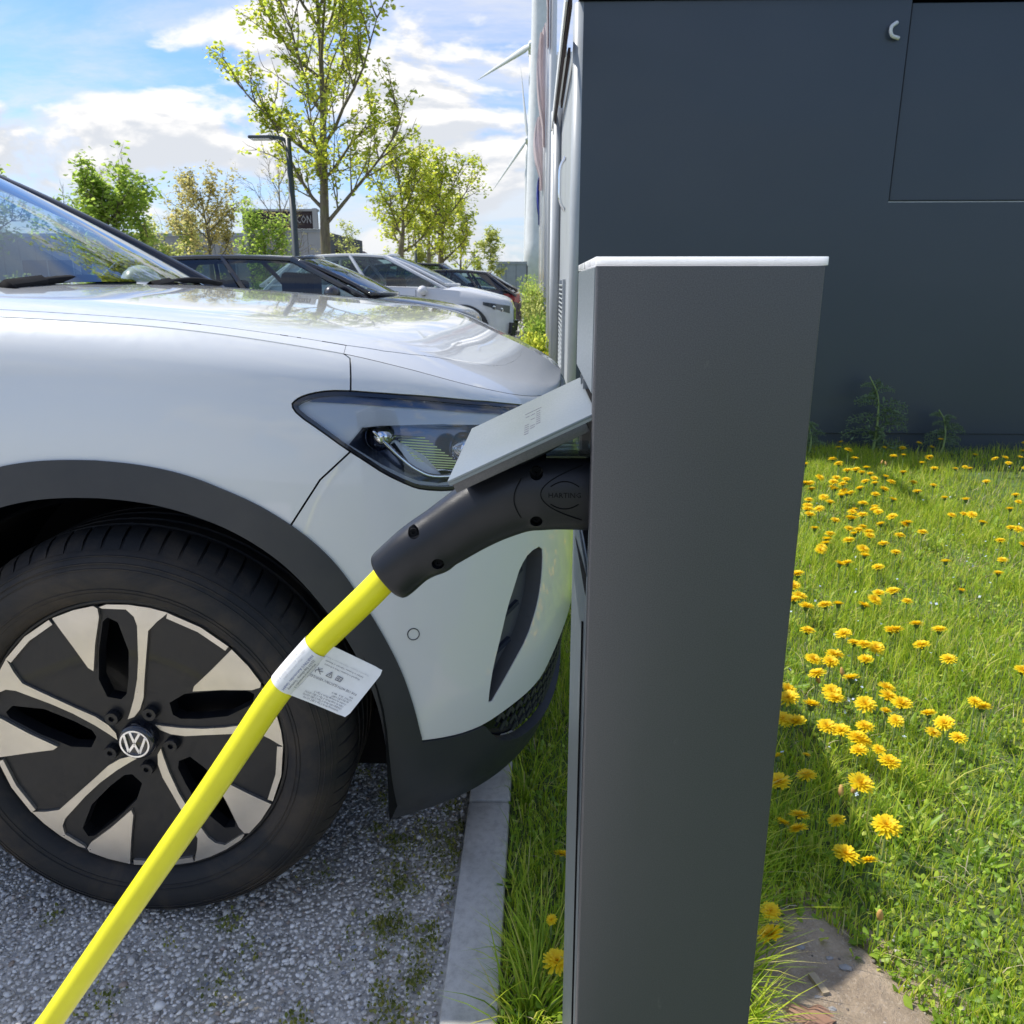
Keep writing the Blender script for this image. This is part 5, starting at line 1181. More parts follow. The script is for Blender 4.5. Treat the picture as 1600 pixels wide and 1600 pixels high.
mk('louvre_frame', join(box(WX-.03, WX-.004, 6.94, 7.0, .28, 1.18), box(WX-.03, WX-.004, 8.0, 8.06, .28, 1.18)), M['greymetal'], bld)
for yb, h0, h1, m_ in ((8.95, 0, 2.86, 'greymetal'), (10.35, 0, 3.1, 'whitemetal')): mk('downpipe', tube([(WX-.04, yb, h0), (WX-.04, yb, h1)], .05, 10), M[m_], bld, smooth=True)
# two top-hung shutters standing open along the pale side
a1, a2 = at(864, 203, X=.165), at(896, 0, X=.165)
for (px0, py0, px1, py1, X_, w_) in ((865, 203, 892, -6, .165, .10), (877.5, 163, 889.5, 82, .20, .06)):
    a, b = at(px0, py0, X=X_), at(px1, py1, X=X_); mk('shutter', bar(a, b, .018, w_), M['brown'], bld)
    mk('shutter_frame', bar(a+Vector((-.02, 0, .03)), b+Vector((-.022, 0, .02)), .012, .09), M['whitemetal'], bld)
# hall further along with pale ribbed front
hall = empty('storage_hall', 'long pale ribbed metal hall beyond the dark building', 'building', (6, 30, 0))
mk('wall', box(.34, .5, 17, 44, 0, 5.4), M['whitemetal'], hall)
mk('end_wall', box(.5, 10, 17, 17.15, 0, 5.4), M['whitemetal'], hall)
for i, y_ in enumerate(np.arange(17.2, 44, 1.6)): mk('wall_rib', box(.26, .342, y_, y_+.16, 0, 5.4), M['whitemetal'] if i % 2 else M['facade'], hall)
mk('barrier_rail', box(.2, .26, 20, 36, 1.32, 1.44), MT('yellow_rail_paint', (.62, .42, .08), .6).m, hall)
# flag poles with limp flags
s = plain('flag_cloth_pink', (.60, .52, .53), .85, .06, 3); s.translucent(.3, (.6, .5, .5)); M['flag'] = s.m
s = plain('flag_cloth_blue', (.03, .05, .30), .85, .06, 3); M['flagblue'] = s.m
def flagpole(X, Y, H_, label, z0, z1, mat, wd, seed):
    R = np.random.RandomState(seed); e = empty('flagpole', label, 'flagpole', (X, Y, 0)); mk('pole', tube([(X, Y, 0), (X, Y, H_)], [.06, .04], 12), M['whitemetal'], e, smooth=True)
    V = []; nu, nv = 9, 16
    for j in range(nv+1):
        t = j/nv
        for i in range(nu+1):
            u = i/nu; w = wd*(.35+.65*sin(pi*min(1, t*1.15+.1))**.7); V.append((X-.06-w*u, Y-.05+.09*sin(u*9+t*4+seed)*(.4+u), z1-(z1-z0)*t-.25*u*(1-t)))
    Fc = [(j*(nu+1)+i, j*(nu+1)+i+1, (j+1)*(nu+1)+i+1, (j+1)*(nu+1)+i) for j in range(nv) for i in range(nu)]
    mk('flag', (V, Fc), mat, e, smooth=True)
flagpole(.19, 12.5, 8, 'nearest white flagpole with a limp pale pink flag', 4.3, 7.2, M['flag'], .09, 1)
flagpole(.20, 19.5, 8, 'second white flagpole with a limp pale pink flag', 4.1, 6.6, M['flag'], .20, 2)
flagpole(.19, 27, 8, 'third white flagpole with a folded pale pink flag', 4.0, 6.3, M['flag'], .30, 3)
flagpole(.10, 36, 8, 'farthest white flagpole with a hanging dark blue flag', 3.6, 5.6, M['flagblue'], .12, 4)
# ---------------------------------------------------------------- wind turbines
def turbine(X, Y, R0, R1, H_, label, L_, ang, k, hubdy=-4, zm=38, Rm=None):
    e = empty('wind_turbine', label, 'wind turbine', (X, Y, 0)); zs_ = np.array([0, zm, H_]); rs_ = np.array([R0, Rm or (R0+R1)/2, R1])
    mk('tower', tube([(X, Y, z) for z in np.linspace(0, H_, 12)], [float(np.interp(z, zs_, rs_)) for z in np.linspace(0, H_, 12)], 28), M['whitemetal'], e, smooth=True)
    mk('nacelle', box(X-1.6, X+1.6, Y-4.5, Y+5, H_-.2, H_+3.4, .6), M['whitemetal'], e, angle=40)
    hc = Vector((X, Y-5.6, H_+1.6)); sn = sqrt(1-k*k); ax = Vector((-sn, -k, 0)); rx = Vector((k, -sn, 0))
    mk('hub', tube([hc-ax*1.2, hc-ax*.2, hc+ax*.9, hc+ax*1.5], [1.5, 1.6, 1.1, .3], 18), M['whitemetal'], e, smooth=True)
    for a in ang:
        d = rx*cos(radians(a))+Vector((0, 0, 1))*sin(radians(a)); P = [hc+d*(L_*q) for q in (0, .05, .12, .25, .5, .8, 1)]; w = [.7, .7, 1.25, 1.15, .8, .45, .08]
        tw = d.cross(ax); V = []; Fc = []
        for i, p in enumerate(P):
            for j in range(8):
                b = 2*pi*j/8; V.append(tuple(p+tw*(cos(b)*w[i])+ax*(sin(b)*w[i]*.35)))
        Fc = [(i*8+j, i*8+(j+1) % 8, (i+1)*8+(j+1) % 8, (i+1)*8+j) for i in range(len(P)-1) for j in range(8)]
        mk('blade', (V, Fc), M['whitemetal'], e, smooth=True)
turbine(0.05, 125, 2.2, 1.0, 78, 'nearest white wind turbine, its thick tower rising out of the picture', 34, (90, 210, 330), .9, Rm=1.12)
turbine(-2.6, 330, 2.2, 1.2, 83.5, 'wind turbine half hidden by the nearest tower, one blade pointing left', 31, (193, 73, 313), .72)
turbine(-7.0, 540, 2.4, 1.3, 86, 'farthest wind turbine with blades pointing up and down-left', 41, (98, 222, 342), .75)

# every dandelion gets its own description by row and place
ORD = ['first', 'second', 'third', 'fourth', 'fifth', 'sixth', 'seventh', 'eighth', 'ninth', 'tenth', 'eleventh', 'twelfth', 'thirteenth', 'fourteenth', 'fifteenth', 'sixteenth', 'seventeenth', 'eighteenth', 'nineteenth', 'twentieth']+['twenty-'+q for q in ('first', 'second', 'third', 'fourth', 'fifth', 'sixth', 'seventh', 'eighth', 'ninth')]+['thirtieth', 'thirty-first', 'thirty-second']
dl = [o for o in bpy.data.objects if o.get('label') == 'yellow dandelion among many in the sunlit lawn']; dl.sort(key=lambda o: -o.location.y)
for r_ in range(0, len(dl), 9):
    row = sorted(dl[r_:r_+9], key=lambda o: o.location.x)
    for i, o in enumerate(row): o['label'] = 'yellow dandelion, %s from left in the %s bloom row from the wall' % (ORD[i], ORD[min(r_//9, len(ORD)-1)])
fl2 = sorted([o for o in bpy.data.objects if str(o.get('label', '')).startswith('faded brown closed')], key=lambda o: o.location.y)
for i, o in enumerate(fl2): o['label'] = 'faded brown closed dandelion head, %s nearest to the camera' % ORD[i]
pb = [o for o in bpy.data.objects if str(o.get('label', '')).startswith('small pale pebble')]
for o, t in zip(pb, ('pale pebble just left of the wood splinter', 'largest flat pale pebble, highest on the bare earth', 'small pale pebble above the wood splinter', 'pale pebble right of the fallen leaf', 'pale pebble at the left end of the bare earth')): o['label'] = t
# ---------------------------------------------------------------- other parked cars
def arc_ring(hx, hz, r0, r1, y, th, a0, a1, k=28):
    V = []; 
    for j in range(k+1):
        a = a0+(a1-a0)*j/k
        for r, d in ((r0, 0), (r1, 0), (r1, th), (r0, th)): V.append((hx+r*cos(a), y+d, hz+r*sin(a)))
    Fc = [(j*4+i, j*4+(i+1) % 4, (j+1)*4+(i+1) % 4, (j+1)*4+i) for j in range(k) for i in range(4)]+[(3, 2, 1, 0), (k*4, k*4+1, k*4+2, k*4+3)]
    return V, Fc
WH = {}
def simple_wheel(parent, x, y, z, r, face, rim_r=.66):
    """wheel facing -Y (face=-1) or +Y"""
    key = round(r, 3); o = bpy.data.objects.new('wheel', None); COL.objects.link(o); o.parent = parent; o.location = (x, y, z); o.rotation_euler = (0, 0, 0 if face < 0 else pi)
    if key not in WH:
        t = lathe([(r*.66, .02), (r*.72, -.006), (r*.85, -.012), (r*.96, .01), (r, .04), (r, .19), (r*.9, .22), (r*.6, .22)], 36)
        d = [lathe([(r*.66, .0), (r*.62, .012), (r*.60, .06), (0, .07)], 30)]
        sp = []
        for k in range(5):
            a = 2*pi*k/5+.3
            for da in (-.13, .13): sp.append(bar((r*.1*cos(a), .012, r*.1*sin(a)), (r*.63*cos(a+da), .010, r*.63*sin(a+da)), r*.09, .02, up=(0, 1, 0)))
        sp.append(lathe([(0, 0), (r*.13, .004), (r*.14, .03)], 16)); sp.append(lathe([(r*.61, .004), (r*.665, .0), (r*.665, .02)], 36))
        WH[key] = (mesh_of(t, M['tyre'], 'tyre'), mesh_of(join(*d), M['rimblack'], 'rim_barrel'), mesh_of(join(*sp), M['silver'], 'rim_spokes'))
        WH[key][2].shade_flat()
    for me, nm in zip(WH[key], ('tyre', 'rim_barrel', 'rim_spokes')): place(me, nm, o, (0, 0, 0), (1, 1, 1))
def paint(name, c, metal=.3, rough=.3): s = MT(name, c, rough, metal=metal, coat=1.0); s.rgh(s.map(s.noise(50, 2), .3, .7, rough-.04, rough+.06)); return s.m
def background_car(name, label, X0, Yn, L_, Wd, Hh, mat, roofmat, pillar, d=1, zb=(.98, 1.0), bon=1.12, scr=.75, hood=(.72, .92), trim=None, rw=.335, rake=.6, roofrails=False, detail=True):
    """X0 = the end that points at the kerb; d=1 nose towards the kerb, d=-1 tail towards the kerb; Yn = near flank"""
    ym = Yn+Wd/2; e = empty(name, label, 'car', (X0-L_/2, ym, 0)); hw = Wd/2
    def T(g):       # car frame: x back from nose, y across, z -> world
        V = [((X0-x) if d == 1 else (X0-L_+x), ym+y, z) for x, y, z in g[0]]; return (V, g[1]) if d == -1 else (V, [tuple(reversed(f)) for f in g[1]])
    xw1, xw2 = .86, L_-.86-.0
    ztop = pch([0, .04, .25, bon, bon+.15, L_-.35, L_-.08, L_], [hood[0]-.12, hood[0], hood[0]+.10, hood[1]+.06, zb[0]+.02, zb[1]+.02, zb[1]-.02, .80])
    zbel = pch([0, .04, .3, bon, L_-.3, L_], [hood[0]-.16, hood[0]-.04, hood[0]+.04, hood[1]+.0, zb[1], .76])
    xs = np.concatenate([np.linspace(0, .5, 12)[:-1], np.linspace(.5, L_-.5, 66)[:-1], np.linspace(L_-.5, L_, 11)])
    def hwx(x):
        q = min(x, L_-x); return hw*(1-(1-min(1, q/.75))**3.0*.36) if q < .75 else hw
    NP = 15; V = []; 
    for x in xs:
        w = hwx(x); zt, zs_ = float(ztop(x)), float(zbel(x)); q = min(x, L_-x); zl = .22+.10*max(0, 1-q/.3)
        zz = [zl, .30, .38, .47, .56, .64, .72]; zz = [min(z, zs_-.01*(7-i)) for i, z in enumerate(zz)]
        pr = [(w-.05, zz[0]), (w-.012, zz[1]), (w-.002, zz[2]), (w, zz[3]), (w-.006, zz[4]), (w-.006, zz[5]), (w-.004, zz[6]), (w-.015, (zz[6]+zs_)/2), (w-.045, zs_), (w-.10, zs_+(zt-zs_)*.45), (w-.18, zs_+(zt-zs_)*.75), (w*.6, zt-.004), (w*.3, zt+.008), (w*.0, zt+.014)]
        V += [(x, -a, b) for a, b in pr]+[(x, a, b) for a, b in reversed(pr[:-1])]
    n = 27; Fc = []
    for i in range(len(xs)-1):
        for j in range(n-1):
            f = (i*n+j, i*n+j+1, (i+1)*n+j+1, (i+1)*n+j); c = np.mean([V[k] for k in f], 0)
            if c[2] < .76 and abs(c[1]) > hw*.5 and any(hypot(c[0]-h, c[2]-rw) < rw+.055 for h in (xw1, xw2)): continue
            Fc.append(f)
    Fc.append(tuple(range(n))); Fc.append(tuple((len(xs)-1)*n+j for j in range(n-1, -1, -1)))
    body = mk('body', T((V, Fc)), mat, e, angle=50)
    tr = trim or M['clad']
    for s_ in (-1, 1):
        for h in (xw1, xw2):
            g = arc_ring(h, rw, rw+.03, rw+.095, s_*(hw+.004), -s_*.03, radians(-12), radians(192)); mk('arch_trim', T(g if s_ > 0 else g), tr, e, angle=40)
            V2 = []; 
            for j in range(25):
                a = radians(-20+220*j/24)
                for r, dd in ((rw+.07, .01), (rw+.07, .3), (0, .3)): V2.append((h+r*cos(a), s_*(hw-dd), rw+r*sin(a)))
            mk('arch_liner', T((V2, [(j*3+i, j*3+i+1, (j+1)*3+i+1, (j+1)*3+i) for j in range(24) for i in range(2)])), M['void'], e)
            hxw = (X0-h) if d == 1 else (X0-L_+h)
            simple_wheel(e, hxw-(X0-L_/2), s_*(hw-.012), rw, rw, -1 if s_ < 0 else 1)
        mk('sill', T(box(xw1+rw+.1, xw2-rw-.1, s_*(hw-.04), s_*(hw+.002), .2, .34) if s_ > 0 else box(xw1+rw+.1, xw2-rw-.1, -(hw+.002), -(hw-.04), .2, .34)), tr, e)
    # greenhouse
    x_a0, x_a1, x_b1, x_b0 = bon+.03, bon+scr, L_-.35-rake*.5, L_-.12; zr = Hh-.055; wr = hw-.24
    def ws(u, w):
        b = np.array([x_a0-.16*(1-u*u), u*(hw-.13), hood[1]+.07]); t = np.array([x_a1-.10*(1-u*u), u*wr, zr+.045*(1-u*u)]); p = b+(t-b)*w; p[2] += .06*w*(1-w)*2.2; return p
    def rs(u, w):
        b = np.array([x_b0+.05*(1-u*u), u*(hw-.2), zb[1]-.0]); t = np.array([x_b1+.05*(1-u*u), u*wr*.94, zr-.03+.045*(1-u*u)]); return b+(t-b)*w
    def rf(u, w):
        a, b = ws(u, 1), rs(u, 1); p = a+(b-a)*w; p[2] += .07*4*w*(1-w)*.6; return p
    def sd_(u, w, s_=-1):
        x = x_a0+(x_b0-x_a0)*u; b = np.array([x, s_*(hw-.055-(.07 if u < .001 else 0)), float(zbel(x))+.0]); t = rf(s_, u); p = b+(t-b)*w; p[1] += s_*.03*4*w*(1-w)*.8; return p
    mk('roof', T(grid(rf, np.linspace(-1, 1, 13), np.linspace(0, 1, 12))), roofmat, e, smooth=True)
    sh_ = [grid(ws, np.linspace(-1, 1, 13), np.linspace(0, 1, 7), True), grid(rs, np.linspace(-1, 1, 9), np.linspace(0, 1, 4))]
    for f0, ua, ub in ((ws, -.02, 1.0), (rs, 0, 1.0)):
        mk('screen_frame', T(join(tube([f0(-.97, w) for w in np.linspace(0, 1, 6)], .03, 6), tube([f0(.97, w) for w in np.linspace(0, 1, 6)], .03, 6), tube([f0(u, .98) for u in np.linspace(-1, 1, 9)], .03, 6), tube([f0(u, .02) for u in np.linspace(-1, 1, 9)], .03, 6))), pillar, e, smooth=True)
    mk('windscreen', T(grid(lambda u, w: ws(u, w), np.linspace(-.93, .93, 15), np.linspace(.05, .95, 7), True)), M['glass'], e, smooth=True)
    mk('rear_window', T(grid(lambda u, w: rs(u, w), np.linspace(-.85, .85, 9), np.linspace(.2, .92, 4))), M['glass'], e, smooth=True)
    for s_ in (-1, 1):
        g_ = grid(lambda u, w: sd_(u, w, s_)-np.array([0, s_*.012, 0]), np.linspace(0, 1, 22), np.linspace(0, 1, 7), s_ > 0); 
        # pillars and window rails
        fr_ = []
        for u in (0.0, .40, .70, 1.0): fr_.append(tube([sd_(u, w, s_) for w in np.linspace(0, 1, 6)], .035 if u in (0, 1.) else .03, 6))
        fr_.append(tube([sd_(u, .99, s_) for u in np.linspace(0, 1, 14)], .028, 6)); fr_.append(tube([sd_(u, .02, s_) for u in np.linspace(0, 1, 14)], .016, 6))
        qp = [sd_(u, w, s_) for u, w in ((.86, .0), (1, 0), (1, 1), (.80, 1))]; fr_.append(([tuple(p) for p in qp]+[tuple(p-np.array([0, s_*.03, 0])) for p in qp], [(0, 1, 2, 3), (7, 6, 5, 4)]))
        mk('window_frame', T(join(*fr_)), pillar, e, smooth=False)
        for u0, u1 in ((.02, .385), (.415, .685), (.715, .85)): mk('side_window', T(grid(lambda u, w: sd_(u, w, s_), np.linspace(u0, u1, 8), np.linspace(.06, .95, 6), s_ > 0)), M['glass'], e, smooth=True)
    mk('seats', T(join(*[box(bon+.95+k*.95, bon+1.12+k*.95, y_-.24, y_+.24, .6, 1.28 if k == 0 else 1.2, .05) for k in (0, 1) for y_ in (-.38, .38)], box(bon+.1, bon+.45, -hw+.25, hw-.25, .75, .96, .03))), M['void'], e)
    if roofrails:
        for s_ in (-1, 1): mk('roof_rail', T(tube([rf(s_*.93, w)+np.array([0, 0, .035]) for w in np.linspace(.05, .95, 9)], .014, 6)), M['chrome'], e)
    # mirror, lamps, seams
    for s_ in (-1, 1):
        bm = bmesh.new(); bmesh.ops.create_icosphere(bm, subdivisions=2, radius=1); mv = [(bon+.42+v.co.x*.09, s_*(hw+.10)+v.co.y*.12, 1.05+v.co.z*.085) for v in bm.verts]; mf = [tuple(v.index for v in f.verts) for f in bm.faces]; bm.free()
        mk('wing_mirror', T((mv, mf)), mat if detail else pillar, e, smooth=True)
        mk('mirror_arm', T(bar((bon+.42, s_*(hw+.04), 1.0), (bon+.42, s_*(hw-.10), .96), .06, .05)), M['void'], e)
        def onb(x, z, off=.003):
            w = hwx(x)+off-.006; return (x, s_*w, z)
        zl = hood[0]-.06
        def patch(x0, x1, z0a, z1a, z0b, z1b, k=7):
            V = []; 
            for i in range(k+1):
                x = x0+(x1-x0)*i/k; a = z0a+(z0b-z0a)*i/k; b = z1a+(z1b-z1a)*i/k; V += [onb(x, a, .006), onb(x, b, .004)]
            return V, [(2*i, 2*i+1, 2*i+3, 2*i+2) for i in range(k)]
        mk('headlight', T(patch(.06, .52, hood[0]-.20, hood[0]-.07, hood[0]-.05, hood[0]+.0)), M['lamp_car'], e, smooth=True)
        for xl, zl2 in ((.20, .135), (.33, .095)): mk('lamp_projector', T(lathe([(0, -.012), (.022, -.010), (.03, 0)], 12, org=(xl, 0, 0)) if False else ([(x, onb(xl, 0)[1]+s_*(.012 if abs(y) < .001 else .004)+y, z+hood[0]-zl2) for x, y, z in lathe([(0, 0), (.02, 0), (.032, .0005)], 12, org=(xl, 0, 0))[0]], lathe([(0, 0), (.02, 0), (.032, .0005)], 12)[1])), M['chrome'], e)
        mk('tail_light', T(patch(L_-.05, L_-.42, .72, .93, .86, .95)), M['lamp_red'], e, smooth=True)
        for xx in (bon+.55, bon+1.55, bon+2.45): mk('door_seam', T(tube([onb(xx, z, .004) for z in np.linspace(.36, float(zbel(xx))-.02, 6)], .004, 4)), M['void'], e)
        for xx in (bon+1.35, bon+2.3): mk('door_handle', T(bar(onb(xx, .86, .018), onb(xx+.17, .87, .018), .025, .02)), mat, e)
    mk('nose_grille', T(box(-.012, .10, -hw*.50, hw*.50, .40, hood[0]-.12, .02)), M['gloss_black'], e)
    for s_ in (-1, 1):
        mk('bumper_vent', T(bar((.05, s_*hw*.72, .30), (.03, s_*hw*.70, .50), .16, .10)), M['gloss_black'], e)
        mk('vent_blade', T(bar((.0, s_*hw*.80, .44), (.02, s_*hw*.60, .43), .02, .012)), M['chrome'], e)
    mk('lower_bumper', T(box(-.005, .18, -hw*.70, hw*.70, .19, .27, .03)), M['clad'], e)
    return e
s = MT('headlamp_cluster', (.10, .11, .13), .12, metal=.3, coat=1); M['lamp_car'] = s.m
M['lamp_red'] = MT('tail_lamp_red', (.30, .012, .015), .15, coat=1).m
P_dark = paint('dark_graphite_paint', (.022, .025, .034)); P_white = paint('background_white_paint', (.66, .67, .68), 0); P_black = paint('black_paint', (.010, .011, .014)); P_plum = paint('dark_plum_paint', (.035, .018, .022)); P_grey = paint('grey_paint', (.10, .11, .12))
background_car('parked_car', 'dark graphite estate car next beyond the white car, only roof, windows and bonnet showing', -.70, 9.25, 4.72, 1.85, 1.475, P_dark, P_dark, M['gloss_black'], bon=1.16, scr=.95, hood=(.78, .95), zb=(.96, 1.0), rake=.5)
background_car('parked_car', 'white crossover with black wheel arches parked beyond the dark estate', -.42, 14.2, 4.55, 1.84, 1.67, P_white, P_white, P_white, bon=1.12, scr=1.12, hood=(.86, 1.06), zb=(1.04, 1.12), rw=.36, rake=.9)
background_car('parked_car', 'dark plum hatchback backed up to the kerb beyond the white crossover', -.38, 19.6, 4.2, 1.80, 1.50, P_plum, P_black, M['gloss_black'], d=-1, bon=1.0, scr=.8, hood=(.72, .92), zb=(.96, 1.02), rake=1.0)
background_car('parked_car', 'tall black sport utility car behind the plum hatchback', -.9, 24.2, 4.7, 1.9, 1.78, P_black, P_black, M['gloss_black'], bon=1.15, scr=.85, hood=(.95, 1.08), zb=(1.1, 1.15), rw=.37)
background_car('parked_car', 'small grey car farthest along the kerb line', -.30, 31, 4.1, 1.75, 1.45, P_grey, P_grey, M['gloss_black'], bon=1.05, scr=.8)
# ---------------------------------------------------------------- trees
s = MT('tree_bark', (.16, .13, .08), .9); s.col(s.mix(s.map(s.noise(6, 6), .45, .7, 0, .7), s.ramp(s.noise(25, 6, st=(1, 1, .2)), [(.3, (.09, .075, .05)), (.7, (.21, .18, .12))]), (.17, .17, .07))); s.bump(s.noise(30, 5, st=(1, 1, .2)), .6, .01); M['bark'] = s.m
def leafmat(name, a, b, c, tr):
    s = MT(name, a, .5, spec=.3); g = s.ramp(s.attr(), [(0, a), (.5, b), (1, c)]); s.col(g); g2 = s.ramp(s.attr(), [(0, tuple(min(.95, q*1.25) for q in a)), (.5, tuple(min(.95, q*1.35) for q in b)), (1, tuple(min(.95, q*1.4) for q in c))]); s.translucent(min(.75, tr+.12), g2); return s.m
M['leaf_y'] = leafmat('young_maple_leaf', (.30, .38, .05), (.44, .50, .06), (.60, .58, .09), .6)
M['leaf_g'] = leafmat('green_leaf', (.20, .31, .05), (.30, .41, .07), (.42, .51, .10), .55)
M['leaf_o'] = leafmat('bronze_leaf', (.34, .31, .11), (.46, .43, .15), (.55, .47, .18), .5)
M['leaf_p'] = leafmat('pale_leaf', (.32, .38, .10), (.44, .48, .14), (.55, .54, .2), .55)
def tree(X, Y, H_, label, seed, trunk_r=.11, fork=2.6, spread=2.4, nlimb=9, leafn=6000, lsize=.11, mat='leaf_y', name='maple_tree', twig=1., up=.9, crown0=None, clump=.16, lean=0, gap=0.):
    R = np.random.RandomState(seed); e = empty(name, label, 'tree', (X, Y, 0)); tr = spline([(X, Y, -.05), (X+lean*.3, Y, fork*.6), (X+lean*.6, Y, fork), (X+lean+R.normal(0, .08), Y, H_*.6), (X+lean*1.1+R.normal(0, .1), Y, H_*.97)], 22)
    tz = tr[:, 2]; rr_ = np.interp(tz, [0, fork, H_*.6, H_], [trunk_r*1.25, trunk_r*.9, trunk_r*.4, .008]); mk('trunk', tube(tr, rr_, 9), M['bark'], e, smooth=True)
    G = []; tips = []
    def limb(p, d, L_, r, lev):
        P = [np.array(p, float)]; dd = np.array(d, float); k = 6
        for i in range(k): dd = dd+R.normal(0, .10, 3)+np.array([0, 0, .07*up]); dd /= np.linalg.norm(dd); P.append(P[-1]+dd*L_/k)
        G.append(tube(P, np.linspace(r, r*.25, k+1), 5 if lev < 2 else 4, cap=False))
        if lev >= 1:
            for q in P[1:]: tips.append((q, L_))
        if lev < 2:
            for i in range(1, k+1):
                for _ in range(2 if lev == 0 else 1):
                    if R.uniform() < (.95 if lev == 0 else .75):
                        a = R.uniform(0, 2*pi); pr = np.cross(dd, [cos(a), sin(a), .3]); pr /= np.linalg.norm(pr); nd = (P[i]-P[i-1]); nd /= np.linalg.norm(nd); nd = nd*.75+pr*.65; nd /= np.linalg.norm(nd)
                        limb(P[i], nd, L_*R.uniform(.30, .5)*twig, r*.42, lev+1)
    zs_ = np.linspace(fork, H_*.86, nlimb)
    for i, z in enumerate(zs_):
        p = np.array([np.interp(z, tz, tr[:, 0]), Y, z]); a = i*2.4+R.uniform(-.5, .5); f = (z-fork)/(H_-fork); el = radians(28+38*f+R.uniform(-8, 8)); L_ = spread*(1.05-.55*f)*R.uniform(.85, 1.2)/cos(el)*.75
        L_ = min(L_, (H_*1.04-z)/max(.2, sin(el))*.95)
        limb(p, (cos(a)*cos(el), sin(a)*cos(el), sin(el)), L_, trunk_r*.42*(1-.5*f), 0)
    limb((tr[-8][0], Y, tr[-8][2]), (0, 0, 1), H_*.25, trunk_r*.25, 1)
    mk('branches', join(*G), M['bark'], e, smooth=True)
    T_ = np.array([t for t, _ in tips]); idx = R.randint(0, len(T_), leafn//5); ctr_ = T_[idx]+R.normal(0, clump*.6, (len(idx), 3))
    P = np.repeat(ctr_, 5, 0)+R.normal(0, clump*.5, (len(idx)*5, 3)); 
    o = leaves('crown', P, lsize*R.uniform(.55, 1.25, len(P)), M[mat], R, .95, -.35, parent=e, cup=.15); 
    return e
def tx(px, Y): return float(at(px, 446, Y=Y).x)
tree(tx(513, 20), 20, 10.2, 'tall young maple with bright yellow-green leaves behind the parked cars', 3, .125, 2.5, 2.9, 19, 13500, .105, up=1.5, clump=.11, twig=.9)
tree(tx(628, 31), 31, 5.6, 'slender yellow-green maple second to the right of the tall one', 14, .13, 2.3, 2.1, 10, 3800, .13)
tree(tx(690, 33), 33, 5.4, 'round yellow-green maple with a forked trunk left of the turbine tower', 15, .14, 2.0, 2.1, 11, 4600, .13, clump=.16)
tree(tx(662, 36), 38, 6.3, 'thin yellow-green tree in the gap between two maples', 16, .1, 2.4, 1.5, 8, 1100, .14)
tree(tx(178, 22), 22, 3.45, 'full bright green tree at the left edge beyond the windscreen', 19, .10, 1.5, 1.9, 11, 5200, .13, mat='leaf_g', clump=.16)
tree(tx(333, 34), 34, 4.9, 'small bronze-leaved tree between the green tree and the lamp post', 22, .10, 1.9, 2.1, 10, 3600, .13, mat='leaf_o', up=1.2)
tree(tx(445, 37), 37, 6.2, 'nearly bare thin tree beside the lamp post', 25, .08, 2.0, 1.9, 9, 350, .10, mat='leaf_o', name='bare_tree')
tree(tx(765, 60), 60, 4.6, 'little yellow-green sapling left of the turbine tower', 27, .07, 1.4, 1.3, 8, 1600, .2, mat='leaf_p', name='sapling')
tree(tx(240, 40), 40, 3.6, 'low yellow-green bush before the warehouse', 31, .06, .5, 1.5, 9, 2600, .15, mat='leaf_p', name='bush')
tree(tx(298, 38), 38, 3.9, 'upright yellow-green bush right of the low one before the warehouse', 32, .06, .4, 1.4, 9, 3200, .14, mat='leaf_p', name='bush')
tree(tx(420, 32), 32, 3.6, 'dense green bush before the block with the rooftop sign', 33, .07, .5, 1.25, 10, 3300, .12, mat='leaf_g', name='bush', clump=.22)
tree(tx(660, 44), 44, 2.6, 'low yellow-green bush behind the maples', 34, .05, .3, 1.6, 8, 2600, .16, mat='leaf_p', name='bush')
tree(tx(-40, 27), 27, 4.4, 'green tree at the far left edge of the view', 35, .11, 1.8, 2.4, 11, 6000, .14, mat='leaf_g')
tree(tx(720, 50), 50, 5.6, 'far small maple just right of the forked one', 36, .08, 1.8, 1.6, 8, 1800, .17)
tree(tx(545, 55), 55, 4.8, 'pale sapling right of the tall maple trunk', 37, .06, 1.5, 1.3, 8, 700, .15, mat='leaf_p', name='sapling')
